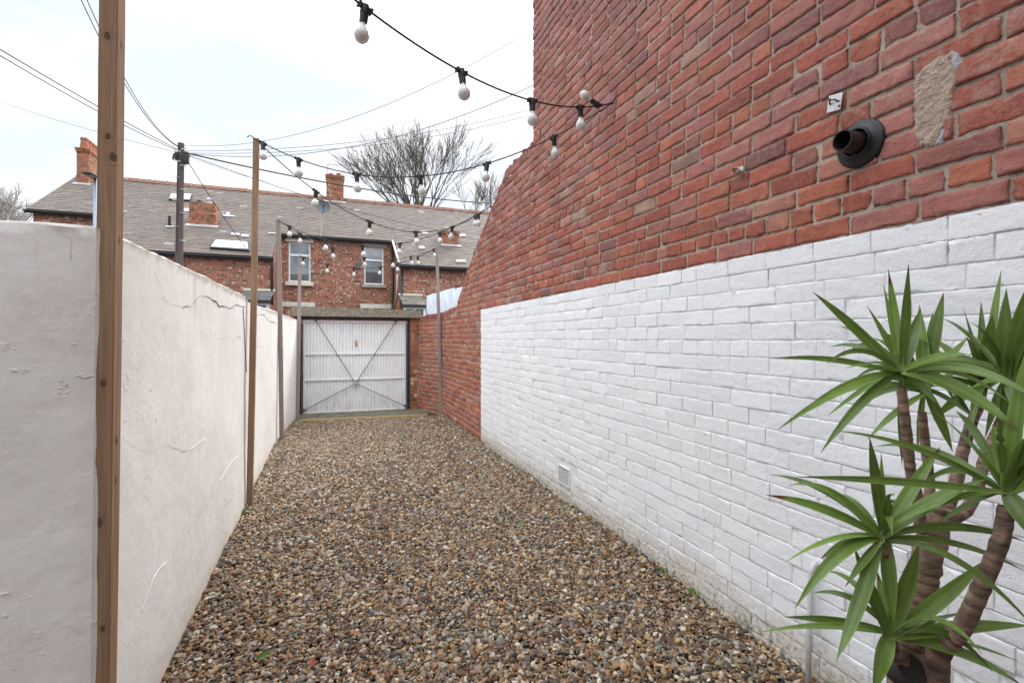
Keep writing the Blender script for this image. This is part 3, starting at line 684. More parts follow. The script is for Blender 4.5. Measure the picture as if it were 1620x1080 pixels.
# rounded arris joining the two faces
V = []; zs = np.linspace(-.06, 1.968, NZ+1)
for z in zs:
    a = Vector((-.768+.010*z, ly(-.768, z)+.006, z)); b = Vector((lx(2.0, z), 2.0, z)); wv = noise.noise(Vector((4, 4, z*9)))*.003
    V += [a, Vector((a.x+.0045+wv, a.y+.004, z)), Vector((b.x+.004+wv, b.y-.014, z)), b]
mb.add(V, [(i*4+k, i*4+k+1, (i+1)*4+k+1, (i+1)*4+k) for i in range(NZ) for k in range(3)])
body = mb.build('wall_body', M['plaster'], wall, smooth=True, sharp=50)
def on_left(u, v, off=.003):
    p = P(u, v, X=-.755)
    for _ in range(3): p = P(u, v, X=lx(p.y, p.z)+off)
    return p
def on_front(u, v, off=.003):
    p = P(u, v, Y=1.972); return P(u, v, Y=ly(p.x, p.z)-off)
def jag(pts, n=5, amp=1.2, seed=0):
    r = random.Random(seed); out = []
    for (a, b), (c, d) in zip(pts[:-1], pts[1:]):
        for k in range(n): t = k/n; out.append((a+(c-a)*t+(r.uniform(-amp, amp) if k else 0), b+(d-b)*t+(r.uniform(-amp, amp) if k else 0)))
    return out+[pts[-1]]
def crack(pts, wfn, name, mat, on=on_left, n=5, amp=1.2, seed=0, raised=0):
    q = jag(pts, n, amp, seed); p3 = [on(u, v) for u, v in q]; r = random.Random(seed); N = len(p3)
    V = []; nrm = Vector((1,0,0)) if on is on_left else Vector((0,-1,0))
    for i, p in enumerate(p3):
        t = (p3[min(i+1, N-1)]-p3[max(i-1, 0)]).normalized(); s = nrm.cross(t).normalized()
        ww = wfn(i/(N-1))*r.uniform(.35, 1.1)*(.75 if raised == 0 else 1)
        if i in (0, N-1): ww *= .1
        V += [p-s*ww/2, p+nrm*raised, p+s*ww/2]
    F = [(3*i+k, 3*i+k+1, 3*i+4+k, 3*i+3+k) for i in range(N-1) for k in range(2)]
    m = MB(); m.add(V, F); return m.build(name, mat, wall, smooth=raised > 0)
z1 = lambda x, y: (x/3.376, 180+y/3.376)
z8 = lambda x, y: (x/2.077, 300+y/2.077)
zb = lambda x, y: (x/2.7, 680+y/2.7)
crack([z1(*p) for p in [(825,845),(840,880),(855,925),(875,985),(910,1020),(960,1030)]], lambda t: .0022, 'crack', M['crack'], seed=1, amp=.4)
crack([z1(*p) for p in [(955,1028),(985,1032),(1020,1030),(1045,1000),(1070,972),(1110,975),(1130,990),(1155,1003),(1172,1030),(1195,1026),(1230,1040),(1262,1020),(1316,1033)]], lambda t: .0035+.011*math.exp(-((t-.6)/.16)**2)+.003*(t > .8), 'crack', M['crack'], seed=2, amp=.6)
crack([z1(*p) for p in [(975,1045),(985,1030),(1010,1022)]], lambda t: .004, 'crack', M['crack'], seed=3, amp=.3)
crack([z8(*p) for p in [(545,838),(570,848),(590,853),(600,860),(620,858)]], lambda t: .0035, 'crack', M['crack'], seed=4, amp=.5)
crack([z8(*p) for p in [(400,810),(440,845),(480,865),(520,850),(545,838)]], lambda t: .0012, 'crack', M['crack'], seed=5, amp=.5)
crack([z8(*p) for p in [(670,475),(700,490),(725,492),(760,485)]], lambda t: .0013, 'crack', M['crack'], seed=6, amp=.6)
crack([zb(*p) for p in [(920,250),(890,310),(860,350),(840,385),(820,410),(780,460)]], lambda t: .0024, 'crack', M['crack'], seed=8, amp=.5)
crack([zb(*p) for p in [(1015,112),(990,135),(965,170),(940,215)]], lambda t: .008, 'filled_crack', M['ridge'], seed=9, amp=.3, raised=.004)
crack([zb(*p) for p in [(710,562),(680,590),(660,620),(635,680),(615,740),(605,775)]], lambda t: .006, 'filled_crack', M['ridge'], seed=10, amp=.2, raised=.004)
crack([zb(*p) for p in [(875,35),(850,55),(810,85)]], lambda t: .008, 'filled_crack', M['ridge'], seed=11, amp=.2, raised=.003)
crack([z8(*p) for p in [(842,413),(855,408),(870,412),(885,432),(900,436),(908,440)]], lambda t: .010*t+.004, 'crack', M['crack'], seed=12, amp=.4)
crack([z8(*p) for p in [(778,483),(792,487),(800,505),(806,520)]], lambda t: .005, 'crack', M['crack'], seed=13, amp=.3)
crack([z8(*p) for p in [(838,515),(852,516),(870,512)]], lambda t: .003, 'crack', M['crack'], seed=18, amp=.4)
crack([z8(*p) for p in [(655,835),(654,900),(652,960)]], lambda t: .0015, 'crack', M['crack'], seed=14, amp=.3)
crack([z1(*p) for p in [(320,640),(375,665),(385,690),(375,720),(382,760),(368,790)]], lambda t: .0012, 'crack', M['crack'], on=on_front, seed=15, amp=.5)
crack([zb(*p) for p in [(0,700),(20,697),(40,692)]], lambda t: .005, 'filled_crack', M['ridge'], on=on_front, seed=17, amp=.2, raised=.003)
mb = MB(); mb.tube([on_left(*z8(*p), .006) for p in [(799,388),(801,430),(803,470),(806,520),(808,560),(810,600)]], .0035, 6)
tag(mb.build('cable', M['frame'], None, smooth=True), 'thin dark cable hanging down the white wall beside the second timber post', 'cable')

# ------------------------------------------------------------------ timber posts carrying the light strings
def post(name, b, t, w, d, mat, label, cap=None):
    """b, t: near-left corner at foot and head; w along X, d along Y"""
    m = MB(); V = []; N = 24; r = random.Random(int(b[1]*100))
    for i in range(N+1):
        k = i/N; x = b[0]+(t[0]-b[0])*k+math.sin(k*3.1)*.004; y = b[1]+(t[1]-b[1])*k; z = b[2]+(t[2]-b[2])*k
        c = .003
        for px, py in ((c,0),(w-c,0),(w,c),(w,d-c),(w-c,d),(c,d),(0,d-c),(0,c)): V.append((x+px+r.uniform(-.0004,.0004), y+py+r.uniform(-.0004,.0004), z))
    F = [(i*8+k, i*8+(k+1) % 8, (i+1)*8+(k+1) % 8, (i+1)*8+k) for i in range(N) for k in range(8)]
    F += [tuple(range(8))[::-1], tuple(N*8+k for k in range(8))]
    m.add(V, F); o = m.build(name, mat); return tag(o, label, 'post', 'timber posts for the string lights')
yb = 1.985
def kw(name, ks, grey=False, r0=.007):
    rr = random.Random(len(ks)); kk = [(p.x, p.y, p.z, r0*rr.uniform(.6, 1.35)) for p in ks]
    return timber(name, (.24, .18, .15), (.37, .295, .255), kk, .25) if grey else timber(name, (.265, .165, .100), (.40, .27, .175), kk)
xb = P(140.5, 1080, Y=yb); xt = P(154, 0, Y=yb); sl = (xt.x-xb.x)/(xt.z-xb.z)
post('timber_post', (xb.x-sl*xb.z, yb, -.03), (xb.x+sl*(3.55-xb.z), yb, 3.55), P(182, 400, Y=yb).x-P(151.5, 400, Y=yb).x, .066, kw('timber_a', [P(u, v, Y=yb) for u, v in ((170,58),(171,217),(164,607),(163,995),(157,828),(179,250))]+[P(u, v, Y=yb+.03) for u, v in ((189,72),(187,382),(184,698),(183,760))], False, .0085), 'nearest and thickest timber post, brown, standing at the corner of the white wall')
a = P(389, 803, Z=0); t2 = P(400, 218, Y=a.y-.02)
post('timber_post', (a.x, a.y, -.03), (t2.x, t2.y, t2.z), .052, .05, kw('timber_b', [P(u, v, Y=a.y-.01) for u, v in ((396,240),(393,428),(392,635),(391,717))]), 'brown timber post on the left wall next to the big crack')
a = P(442, 700, Z=0); t3 = P(436.5, 347, Y=a.y-.02)
post('timber_post', (a.x, a.y, -.03), (t3.x, t3.y, t3.z), .062, .055, kw('timber_c', [P(u, v, Y=a.y-.01) for u, v in ((441,372),(443,567),(443,480))], True), 'grey-brown leaning timber post against the white wall, below the left house window')
a = P(468, 663, Z=0); t4 = P(471.5, 404, Y=a.y-.02)
post('timber_post', (a.x, a.y, -.03), (t4.x, t4.y, t4.z), .062, .05, M['wood2'], 'short pale timber post at the left side of the garage door')
a = P(696, 657, Z=0); t5 = P(689, 391, Y=a.y-.02)
post('timber_post', (a.x, a.y, -.03), (t5.x, t5.y, t5.z), .06, .05, M['wood2'], 'thin grey timber post leaning against the brick wall on the right')
T1 = Vector((P(165, 0, Y=2.0).x+.02, 2.0, 3.52)); T2 = t2+Vector((.026, 0, -.01)); T3 = t3+Vector((.03, 0, -.01)); T4 = t4+Vector((.03, 0, -.01)); T5 = t5+Vector((.03, 0, -.01))

# ------------------------------------------------------------------ string lights
def proj(p):
    q = Vector(p)-Vector((0, 0, EYE)); d = q.x*math.sin(TH)+q.y*math.cos(TH)
    return CX+FPX*(q.x*math.cos(TH)-q.y*math.sin(TH))/d, CY-FPX*q.z/d
def string(A, B, sag, us, label, seed, tail=None):
    r = random.Random(seed)
    pt = lambda t: A.lerp(B, t)+Vector((0, 0, -4*sag*t*(1-t)))
    root = empty('string_lights', A, label, 'string lights', 'festoon light strings zigzagging over the yard')
    mb = MB(); mb.tube([pt(i/48) for i in range(49)], .0052, 8)
    if tail: mb.tube([A, A+Vector((-.05, 0, .03)), A+Vector((-.07, -.02, .0))], .0045, 6)
    mb.build('cable', M['black'], root, smooth=True)
    for u in us:
        best = min((abs(proj(pt(i/800))[0]-u), i/800) for i in range(1, 800)); t = best[1]; p = pt(t)
        tn = (pt(min(1, t+.01))-pt(t-.01 if t > .01 else 0)).normalized()
        tl = Vector((r.uniform(-.16, .16), r.uniform(-.2, .1), -1)).normalized()
        if u == 947: tl = Vector((-.85, .1, .5)).normalized()
        m = MB(); m.bar(p-tn*.034, p+tn*.034, .022, .017); m.bar(p-tn*.036, p-tn*.026, .030, .024); m.bar(p+tn*.026, p+tn*.036, .030, .024)
        m.lathe(p, tl, [(-.012,.001),(-.012,.018),(.006,.021),(.020,.0205),(.022,.0225),(.027,.0225),(.029,.0205),(.072,.0185),(.074,.0165),(.074,.001)], 20)
        so_ = m.build('socket', M['black'], root, smooth=True, sharp=35)
        m = MB(); c = p+tl*.072
        m.lathe(c, tl, [(0,.0145),(.010,.0150),(.022,.019),(.036,.0285),(.050,.0345),(.064,.0355),(.078,.031),(.089,.0215),(.096,.010),(.098,.0005)], 24)
        m.build('bulb', M['bulb'], so_, smooth=True)
    # wall eye / post hook
    return root
AN1 = P(969, 163, X=2.075); AN2 = P(776, 326, X=2.07)
string(T1, AN1, .39, [578, 730, 842, 918, 947], 'nearest light string, dropping from the top edge to the high brick wall hook', 1)
string(AN1, T2, .47, [876, 770, 665, 564, 472, 416], 'light string from the high brick wall hook to the post beside the big crack', 2, None)
string(T2, AN2, .60, [500, 585, 658, 716, 757], 'light string crossing the slate roof from the crack-side post to the raked wall', 3, True)
string(AN2, T3, .48, [752, 696, 633, 573, 514, 458], 'light string from the raked wall to the third post, passing over both house windows', 4)
string(T3, T5, .40, [474, 526, 576, 623, 650, 686], 'light string between the leaning left post and thin post on brick wall', 5)
string(T5, T4, .33, [661, 629, 602, 560, 518, 480], 'farthest, lowest light string, between the two posts nearest the garage door', 6)
for A, lb in ((AN1, 'small screw eye high on the brick wall holding the nearest strings'), (AN2, 'small screw eye on the raked wall holding two light strings')):
    mb = MB(); mb.tube([A+Vector((.05,0,.01)), A+Vector((0,0,.012)), A+Vector((-.014,0,.0)), A+Vector((-.004,0,-.014)), A+Vector((.01,0,0))], .004, 8)
    tag(mb.build('screw_eye', M['steel'], None, smooth=True), lb, 'hook')

# ------------------------------------------------------------------ garage door and its surround
YD = 11.1
def G(u, v, Y=YD): return P(u, v, Y=Y)
xl, xr = G(481, 560).x, G(641, 560).x; zt, zb_ = G(560, 508).z+.0, G(560, 651).z
door = empty('garage_door', ((xl+xr)/2, YD, 0), 'white ribbed up-and-over garage door with diagonal rods, seen from behind', 'garage door')
NR = 32; prof_ = []
for i in range(NR):
    x = xl+(xr-xl)*i/NR; dx = (xr-xl)/NR
    prof_ += [(x, 0), (x+dx*.62, 0), (x+dx*.70, .021), (x+dx*.90, .021)]
prof_.append((xr, 0))
zr1, zr2 = G(560, 559.5).z, G(560, 599.5).z
for za, zc in ((zb_, zr2-.018), (zr2+.018, zr1-.018), (zr1+.018, zt)):
    mb = MB(); V = []; 
    for x, d in prof_: V += [(x, YD+d, za), (x, YD+d, zc)]
    mb.add(V, [(2*i, 2*i+2, 2*i+3, 2*i+1) for i in range(len(prof_)-1)])
    mb.build('panel', M['doorw'], door)
mb = MB()
for z in (zr1, zr2): mb.box((xl, YD-.022, z-.018), (xr, YD+.02, z+.018))
mb.build('rail', M['white'], door, bevel=.003)
mb = MB(); mb.box((xl-.004, YD-.028, zb_-.02), (xr+.004, YD+.012, zb_+.022)); mb.box((xl-.004, YD-.028, zt-.03), (xr+.004, YD+.012, zt+.012))
mb.box((xl-.014, YD-.026, zb_-.02), (xl+.018, YD+.01, zt+.01)); mb.box((xr-.018, YD-.024, zb_-.02), (xr+.014, YD+.01, zt+.01)); mb.build('frame', M['white'], door, bevel=.003)
lc = G(562.6, 606.5, YD-.06)
for u, v in ((499.2, 506.5), (626, 509), (482, 648.5), (640, 641.5)):
    e = G(u, v, YD-.045); st = lc+(e-lc).normalized()*.055
    mb = MB(); mb.tube([st, st.lerp(e, .5), e], .007, 8); mb.obox(e, Vector((.02,0,0)), Vector((0,.012,0)), Vector((0,0,.02))); mb.build('rod', M['steel'], door)
mb = MB(); mb.box((lc.x-.022, YD-.06, lc.z-.065), (lc.x+.028, YD-.028, lc.z+.07)); mb.lathe(lc, (0,-1,0), [(-.01,.04),(.008,.04),(.01,.034),(.01,0)], 18); mb.bar(lc+Vector((-.075,-.004,.0)), lc+Vector((.075,-.004,.0)), .012, .022); mb.bar(lc+Vector((0,-.012,-.035)), lc+Vector((0,-.012,.03)), .014, .014)
lk = mb.build('latch', M['galv'], door, bevel=.002)
mb = MB(); mb.lathe(lc+Vector((0,-.012,.035)), (0,-1,0), [(0,.011),(.004,.011),(.004,0)], 10); mb.lathe(lc+Vector((0,-.012,-.045)), (0,-1,0), [(0,.009),(.004,.009),(.004,0)], 10); mb.build('bolt', M['black'], lk)
s0, s1 = G(561, 537.5, YD-.002), G(566.3, 548, YD-.002)
mb = MB(); mb.box((s0.x, YD-.004, s1.z), (s1.x, YD-.001, s0.z)); stk = mb.build('label_sticker', M['cream'], door)
mb = MB(); hz = (s0.z-s1.z); mb.box((s0.x+.006, YD-.0055, s1.z+hz*.25), (s1.x-.022, YD-.0042, s1.z+hz*.85)); mb.build('printed_patch', plain('orange_print', (.62,.26,.12), .6), stk)
mb = MB(); mb.box((s0.x+.02, YD-.0055, s1.z+.006), (s1.x-.006, YD-.0042, s1.z+hz*.2)); mb.build('printed_patch', M['black'], stk)
for x, sg in ((xl, -1), (xr, 1)):
    m = MB(); m.box((x+sg*.032-.013, YD-.075, zb_+.05), (x+sg*.032+.013, YD-.045, zt-.05)); m.obox((x+sg*.034, YD-.085, G(560, 592).z), Vector((.024,0,0)), Vector((0,.012,0)), Vector((0,0,.05))); m.obox((x+sg*.03, YD-.085, zb_+.09), Vector((.028,0,0)), Vector((0,.014,0)), Vector((0,0,.045)))
    m.build('lifting_arm', M['steel'], door, bevel=.003)
dfr = empty('door_frame', (xl-.1, YD, 0), 'dark brown frame round the white garage door', 'door frame')
x0f, x1f = G(474.5, 560).x, G(648.3, 560).x
mb = MB(); mb.box((x0f, YD-.03, -.02), (xl-.058, YD+.09, zt+.02)); mb.build('jamb', M['frame'], dfr, bevel=.004)
mb = MB(); mb.box((xl-.055, YD+.012, .03), (xl-.018, YD+.08, zt+.02)); mb.box((xr+.018, YD+.012, .03), (xr+.055, YD+.08, zt+.02)); mb.build('channel', M['galv'], dfr)
mb = MB(); mb.box((xr+.058, YD-.03, -.02), (x1f, YD+.09, zt+.02)); mb.build('jamb', M['frame'], dfr, bevel=.004)
mb = MB(); mb.box((x0f, YD-.04, zt+.022), (x1f, YD+.09, zt+.085)); mb.build('head', M['frame'], dfr, bevel=.004)
# the gate pillars and concrete lintel
pil = empty('garage_surround', (x1f, YD, 0), 'red brick piers with a rough concrete lintel over the garage door', 'gateway')
xpr = G(661, 560, 11.0).x
lz0, lz1 = zt+.088, G(475, 484.5, 10.93).z
mb = MB(); mb.box((x1f+.002, YD-.06, -.03), (xpr+.12, YD+.22, lz0)); mb.build('pier', M['bchim'], pil)
mb = MB(); mb.box((-1.25, YD-.04, -.03), (x0f-.002, YD+.2, lz0)); 
for i in range(5): mb.box((-1.25+i*.1, YD-.05+.01*(i % 2), lz0), (-1.155+i*.1, YD+.15, lz0+[.10,.19,.12,.17,.08][i]))
mb.build('pier', M['bchim'], pil)
mb = MB(); xa, xb2 = G(461.5, 490, 10.93).x, G(666.5, 497, 10.93).x; NX, NC = 70, 0
V = []; r = random.Random(5)
ringp = []
for k in range(5): ringp.append((0.0, k/4))
for k in range(1, 4): ringp.append((k/3, 1.0))
for k in range(1, 5): ringp.append((1.0, 1-k/4))
for k in range(1, 3): ringp.append((1-k/3, 0.0))
n = len(ringp)
for i in range(NX+1):
    x = xa+(xb2-xa)*i/NX; sag = -.035*(i/NX)
    for a_, b_ in ringp:
        nn = noise.noise(Vector((x*9, a_*3, b_*4)))*.014+noise.noise(Vector((x*30, a_*9, b_*9)))*.008
        V.append((x, 10.93+a_*.42+(nn if a_ == 0 else 0), lz0+.002+(lz1-lz0)*b_+(nn*(1.2 if b_ == 1 else .0))+sag*b_))
mb.add(V, [(i*n+k, i*n+(k+1) % n, (i+1)*n+(k+1) % n, (i+1)*n+k)[::-1] for i in range(NX) for k in range(n)]+[tuple(range(n)), tuple(NX*n+k for k in range(n))[::-1]])
mb.build('lintel', M['concrete'], pil, smooth=True, sharp=50)
mb = MB(); mb.add([(EA.x-.06,EA.y+.03,-.03),(EB.x+.1,EB.y+.03,-.03),(1.9,11.35,-.03),(-.8,11.35,-.03),(EA.x-.06,EA.y+.03,.022),(EB.x+.1,EB.y+.03,.022),(1.9,11.35,.03),(-.8,11.35,.03)], [(0,3,2,1),(4,5,6,7),(0,1,5,4),(1,2,6,5),(2,3,7,6),(3,0,4,7)]); tag(mb.build('threshold', M['conc2']), 'damp mossy concrete threshold under the garage door', 'threshold')
mb = MB(); a, b = P(474, 664.5, Z=.035), P(672, 656.0, Z=.035); mb.bar((a.x-.02, a.y, .012), (b.x+.05, b.y+.02, .012), .05, .06)
tag(mb.build('timber_edging', M['wood3'], bevel=.004), 'yellowish timber edging board between the pebbles and the door threshold', 'edging')

# pale corrugated fence behind the low end of the brick wall
cf = empty('corrugated_fence', (2.2, 10.5, 0), 'pale grey corrugated sheet fence standing above the low brick wall', 'fence')
def corr(y0, y1, z0, ztf, x, name):
    V = []; n = int((y1-y0)/.022)
    for i in range(n+1):
        y = y0+(y1-y0)*i/n; xx = x+.022*math.sin(y*2*math.pi/.19); V += [(xx, y, z0), (xx, y, ztf(y))]
    m = MB(); m.add(V, [(2*i, 2*i+2, 2*i+3, 2*i+1) for i in range(n)]); o = m.build(name, M['corr'], cf, smooth=True)
    sm = o.modifiers.new('thick', 'SOLIDIFY'); sm.thickness = .006; return o
zf = lambda y: float(np.interp(y, [8.6, 10, 12.9], [P(731, 455, X=2.38).z, P(703, 463, X=2.38).z, P(673, 469.5, X=2.38).z]))
for y0, y1, dz in ((7.6, 9.0, .0), (9.03, 10.3, -.01), (10.33, 11.6, .015), (11.63, 13.6, 0)):
    corr(y0, y1, 1.2, lambda y: zf(y)+dz, 2.40+(.01 if dz else 0), 'sheet')
mb = MB(); 
for y in (9.0, 11.6): mb.box((2.42, y, 0), (2.50, y+.07, zf(y)-.05))
mb.box((2.43, 7.6, 1.9), (2.47, 13.6, 1.97)); mb.build('rail', M['wood2'], cf)

# ------------------------------------------------------------------ terrace beyond the lane
RZ = lambda y: .64*y-8.38
YR = 27.0
def slates(name, x0, x1, ye, parent, seed):
    r = np.random.default_rng(seed); V = []; F = []; C = []
    dy, wd = .168, .30; rows = int((YR-ye)/dy)+1; b = 0
    for k in range(rows):
        y0 = ye+k*dy; y1 = min(y0+dy*1.12, YR); x = x0-(k % 2)*wd/2
        rt = r.uniform(.96, 1.04)
        while x < x1:
            a, c = max(x, x0)+.002, min(x+wd, x1)-.002; x += wd
            if c-a < .03: continue
            j = r.uniform(-.012, .012); lift = .016+r.uniform(0, .010)
            yy = y0+j*.5; z = RZ(yy)+lift; z1 = RZ(y1)+.004
            V += [(a, yy, z-.013), (c, yy, z-.013), (a, yy, z), (c, yy, z+r.uniform(-.003,.003)), (c, y1, z1), (a, y1, z1)]
            F += [(b, b+1, b+3, b+2), (b+2, b+3, b+4, b+5)]; b += 6
            g = r.uniform(.86, 1.10)*rt; base = np.array([.150, .122, .107] if r.random() < .8 else [.175, .138, .118]) if r.random() < .99 else np.array([.30, .28, .26])
            C += [base*g]*6
    o = np_mesh(name, np.array(V), np.array(F), np.array(C), M['slate'], parent, False)
    m = MB(); m.add([(x0, ye, RZ(ye)-.10), (x1, ye, RZ(ye)-.10), (x1, YR, RZ(YR)-.10), (x0, YR, RZ(YR)-.10), (x0, ye, RZ(ye)-.004), (x1, ye, RZ(ye)-.004), (x1, YR, RZ(YR)-.004), (x0, YR, RZ(YR)-.004)],
        [(0,1,5,4),(1,2,6,5),(3,0,4,7),(4,5,6,7),(0,3,2,1)])
    m.build('roof_deck', M['gutter'], parent)
    return o
def back_roof(x0, x1, parent):
    m = MB(); m.add([(x0, YR, RZ(YR)-.006), (x1, YR, RZ(YR)-.006), (x1, YR+7, RZ(YR)-4.4), (x0, YR+7, RZ(YR)-4.4)], [(0,1,2,3)]); m.build('rear_roof', plain('slate_back', (.19,.17,.16), .7), parent)
def ridge(x0, x1, parent):
    m = MB(); x = x0; r = random.Random(int(x0*10)+50); mm = MB()
    while x < x1:
        e = min(x+.44, x1); dz = r.uniform(-.015, .01)
        for sg in (-1, 1):
            m.add([(x, YR+sg*.16, RZ(YR)-.06+dz), (e, YR+sg*.16, RZ(YR)-.06+dz), (e, YR, RZ(YR)+.13+dz), (x, YR, RZ(YR)+.13+dz)], [(0,1,2,3)])
        mm.box((e, YR-.17, RZ(YR)-.06), (e+.035, YR+.02, RZ(YR)+.115)); x = e+.035
    m.c = [(.23,.115,.08)]*len(m.v); m.add(mm.v, mm.f, (.40,.33,.27)); m.build('ridge_tiles', M['ridget'], parent, col=True)
def extr(x0, x1, prof, name, mat, parent):
    n = len(prof); V = [(x0, y, z) for y, z in prof]+[(x1, y, z) for y, z in prof]
    m = MB(); m.add(V, [(i, (i+1) % n, n+(i+1) % n, n+i) for i in range(n)]+[tuple(range(n))[::-1], tuple(n+i for i in range(n))]); return m.build(name, mat, parent)
def body_(x0, x1, yf, parent, name='wall'):
    return extr(x0, x1, [(yf, -.04), (yf, RZ(yf)-.11), (YR, RZ(YR)-.11), (YR+6.8, RZ(YR)-4.5), (YR+6.8, -.04)], name, M['bfar'], parent)
def side(x, y0, y1, z0, parent, sg, mat='bfar_y'):
    """thin brick skin on a side face"""
    m = MB(); xa, xb = sorted((x, x+sg*.02)); prof = [(y0, z0), (y0, RZ(y0)-.13), (y1, RZ(y1)-.13), (y1, z0)]
    V = [(xa, y, z) for y, z in prof]+[(xb, y, z) for y, z in prof]
    m.add(V, [(0,1,2,3),(7,6,5,4),(0,4,5,1),(1,5,6,2),(2,6,7,3),(3,7,4,0)]); return m.build('side_wall', M[mat], parent)
def gutter(x0, x1, ye, parent):
    m = MB(); z = RZ(ye)-.03; V = []; n = 10
    m.box((x0, ye-.12, z-.07), (x1, ye-.02, z-.005)); m.box((x0, ye-.02, z-.12), (x1, ye+.02, z-.015)); m.build('gutter', M['gutter'], parent)
def roof_obj(px, h, name, mat, parent, off=.02):
    ps = [roofP(u, v) for u, v in px]; nrm_ = Vector((0, -.64, 1)).normalized(); m = MB()
    m.add([p+nrm_*off for p in ps]+[p+nrm_*(off+h) for p in ps], [(4,5,6,7),(0,1,5,4),(1,2,6,5),(2,3,7,6),(3,0,4,7),(0,3,2,1)]); return m.build(name, mat, parent)
def skylight(px, parent, mat='glassl'):
    f = roof_obj(px, .07, 'skylight', M['gutter'], parent)
    c = (sum(p[0] for p in px)/4, sum(p[1] for p in px)/4); k = .84
    roof_obj([(c[0]+(u-c[0])*(.93), c[1]+(v-c[1])*.80) for u, v in px], .012, 'frame', M['white'], f, .091)
    roof_obj([(c[0]+(u-c[0])*(.86), c[1]+(v-c[1])*.62) for u, v in px], .008, 'pane', M[mat], f, .104)
def chimney(u0, u1, vt, vb, depth, parent, pots, yfix=None, mats=('bchim', 'bchim_y'), cap=True, lead=True):
    uc = (u0+u1)/2; y = yfix or roofP(uc, vb).y; x0, x1 = P(u0, vb, Y=y).x, P(u1, vb, Y=y).x
    zt_ = P(uc, vt, Y=y).z; zb2 = min(RZ(y), P(uc, vb, Y=y).z)-.3
    m = MB(); m.box((x0, y, zb2), (x1, y+depth, zt_))
    o = m.build('chimney', M[mats[0]], parent)
    m = MB(); m.box((x0-.02, y+.001, zb2+.01), (x0-.002, y+depth-.001, zt_-.004)); m.build('side_face', M[mats[1]], o); m = MB(); m.box((x1+.002, y+.001, zb2+.01), (x1+.02, y+depth-.001, zt_-.004)); m.build('side_face', M[mats[1]], o)
    if cap:
        m = MB(); m.box((x0-.05, y-.04, zt_-.16), (x1+.05, y+depth+.04, zt_-.08)); m.box((x0-.07, y-.06, zt_-.078), (x1+.07, y+depth+.06, zt_+.0)); m.build('corbel', M[mats[0]], o)
    if lead:
        zz = RZ(y)
        m = MB(); nn = Vector((0, -.64, 1)).normalized(); tt = Vector((0, 1, .64)).normalized()
        m.obox(Vector(((x0+x1)/2, y-.07, RZ(y-.07)))+nn*.03, Vector(((x1-x0)/2+.12, 0, 0)), tt*.11, nn*.012); m.build('flashing', M['lead'], o)
    for fx, fy, rr, hh, mt in pots:
        c = Vector((x0+(x1-x0)*fx, y+depth*fy, zt_)); m = MB()
        m.lathe(c, (0,0,1), [(-.02, rr*1.15), (.05, rr*1.1), (hh*.8, rr*.85), (hh*.82, rr*1.0), (hh*.94, rr*1.0), (hh, rr*.9), (hh, rr*.72), (hh*.5, rr*.7)], 16); m.build('chimney_pot', M[mt], o, smooth=True, sharp=40)
    return o, (x0, x1, y, zt_)
def wall_open(x0, x1, z0, z1, y, ops, parent, mat):
    xs = sorted({x0, x1, *[o[0] for o in ops], *[o[1] for o in ops]}); zs = sorted({z0, z1, *[o[2] for o in ops], *[o[3] for o in ops]}); m = MB()
    for a, b in zip(xs[:-1], xs[1:]):
        for c, d in zip(zs[:-1], zs[1:]):
            if any(o[0] <= (a+b)/2 <= o[1] and o[2] <= (c+d)/2 <= o[3] for o in ops): continue
            m.add([(a, y, c), (b, y, c), (b, y, d), (a, y, d)], [(0,1,2,3)])
    for o in ops:
        a, b, c, d = o; e = y+.13
        m.add([(a,y,c),(a,e,c),(a,e,d),(a,y,d)], [(0,1,2,3)]); m.add([(b,y,c),(b,e,c),(b,e,d),(b,y,d)], [(3,2,1,0)]); m.add([(a,y,d),(b,y,d),(b,e,d),(a,e,d)], [(3,2,1,0)]); m.add([(a,y,c),(b,y,c),(b,e,c),(a,e,c)], [(0,1,2,3)])
    return m.build('wall', mat, parent)
def window(a, b, c, d, y, parent, split, blind):
    yy = y+.06; f = .065; m = MB()
    m.box((a, yy, c), (a+f, yy+.07, d)); m.box((b-f, yy, c), (b, yy+.07, d)); m.box((a+f, yy, c), (b-f, yy+.07, c+f)); m.box((a+f, yy, d-f), (b-f, yy+.07, d)); zs = c+(d-c)*split
    m.box((a+f, yy-.01, zs-.045), (b-f, yy+.07, zs+.045)); w_ = m.build('window', M['white'], parent, bevel=.006)
    m = MB(); m.box((a+f, yy+.035, c+f), (b-f, yy+.04, zs-.045)); p = m.build('pane', M['glass'], w_)
    m = MB(); m.box((a+f, yy+.035, zs+.045), (b-f, yy+.04, d-f)); m.build('pane', M['glassl' if blind else 'glass'], w_)
    m = MB(); m.box((a+f, yy+.028, c+f), (b-f, yy+.033, c+(d-c)*(.20 if not blind else .34))); m.build('reflection_of_roofs', M['glassd'], w_).name = 'painted_reflection'  # roofs' reflection drawn as a dark strip over the lower glass
    return w_

h1 = empty('terraced_house', (-9.4, 23.3, 0), 'end terraced house at far left with higher eave and four-pot chimney', 'house', 'terraced houses beyond the lane')
h2 = empty('terraced_house', (-4, 20.6, 0), 'terraced house with the long slate roof, roof windows and taller white-silled window', 'house', 'terraced houses beyond the lane')
h3 = empty('terraced_house', (5, 20.6, 0), 'right-hand terraced house with the ridge chimney and slimmer window', 'house', 'terraced houses beyond the lane')
XA, XB_, XC, XD, XE, XF = P(41, 330, Y=23.2).x, -7.9, P(431.5, 420, Y=20.6).x, .06, P(633.5, 425, Y=20.5).x, 15.0
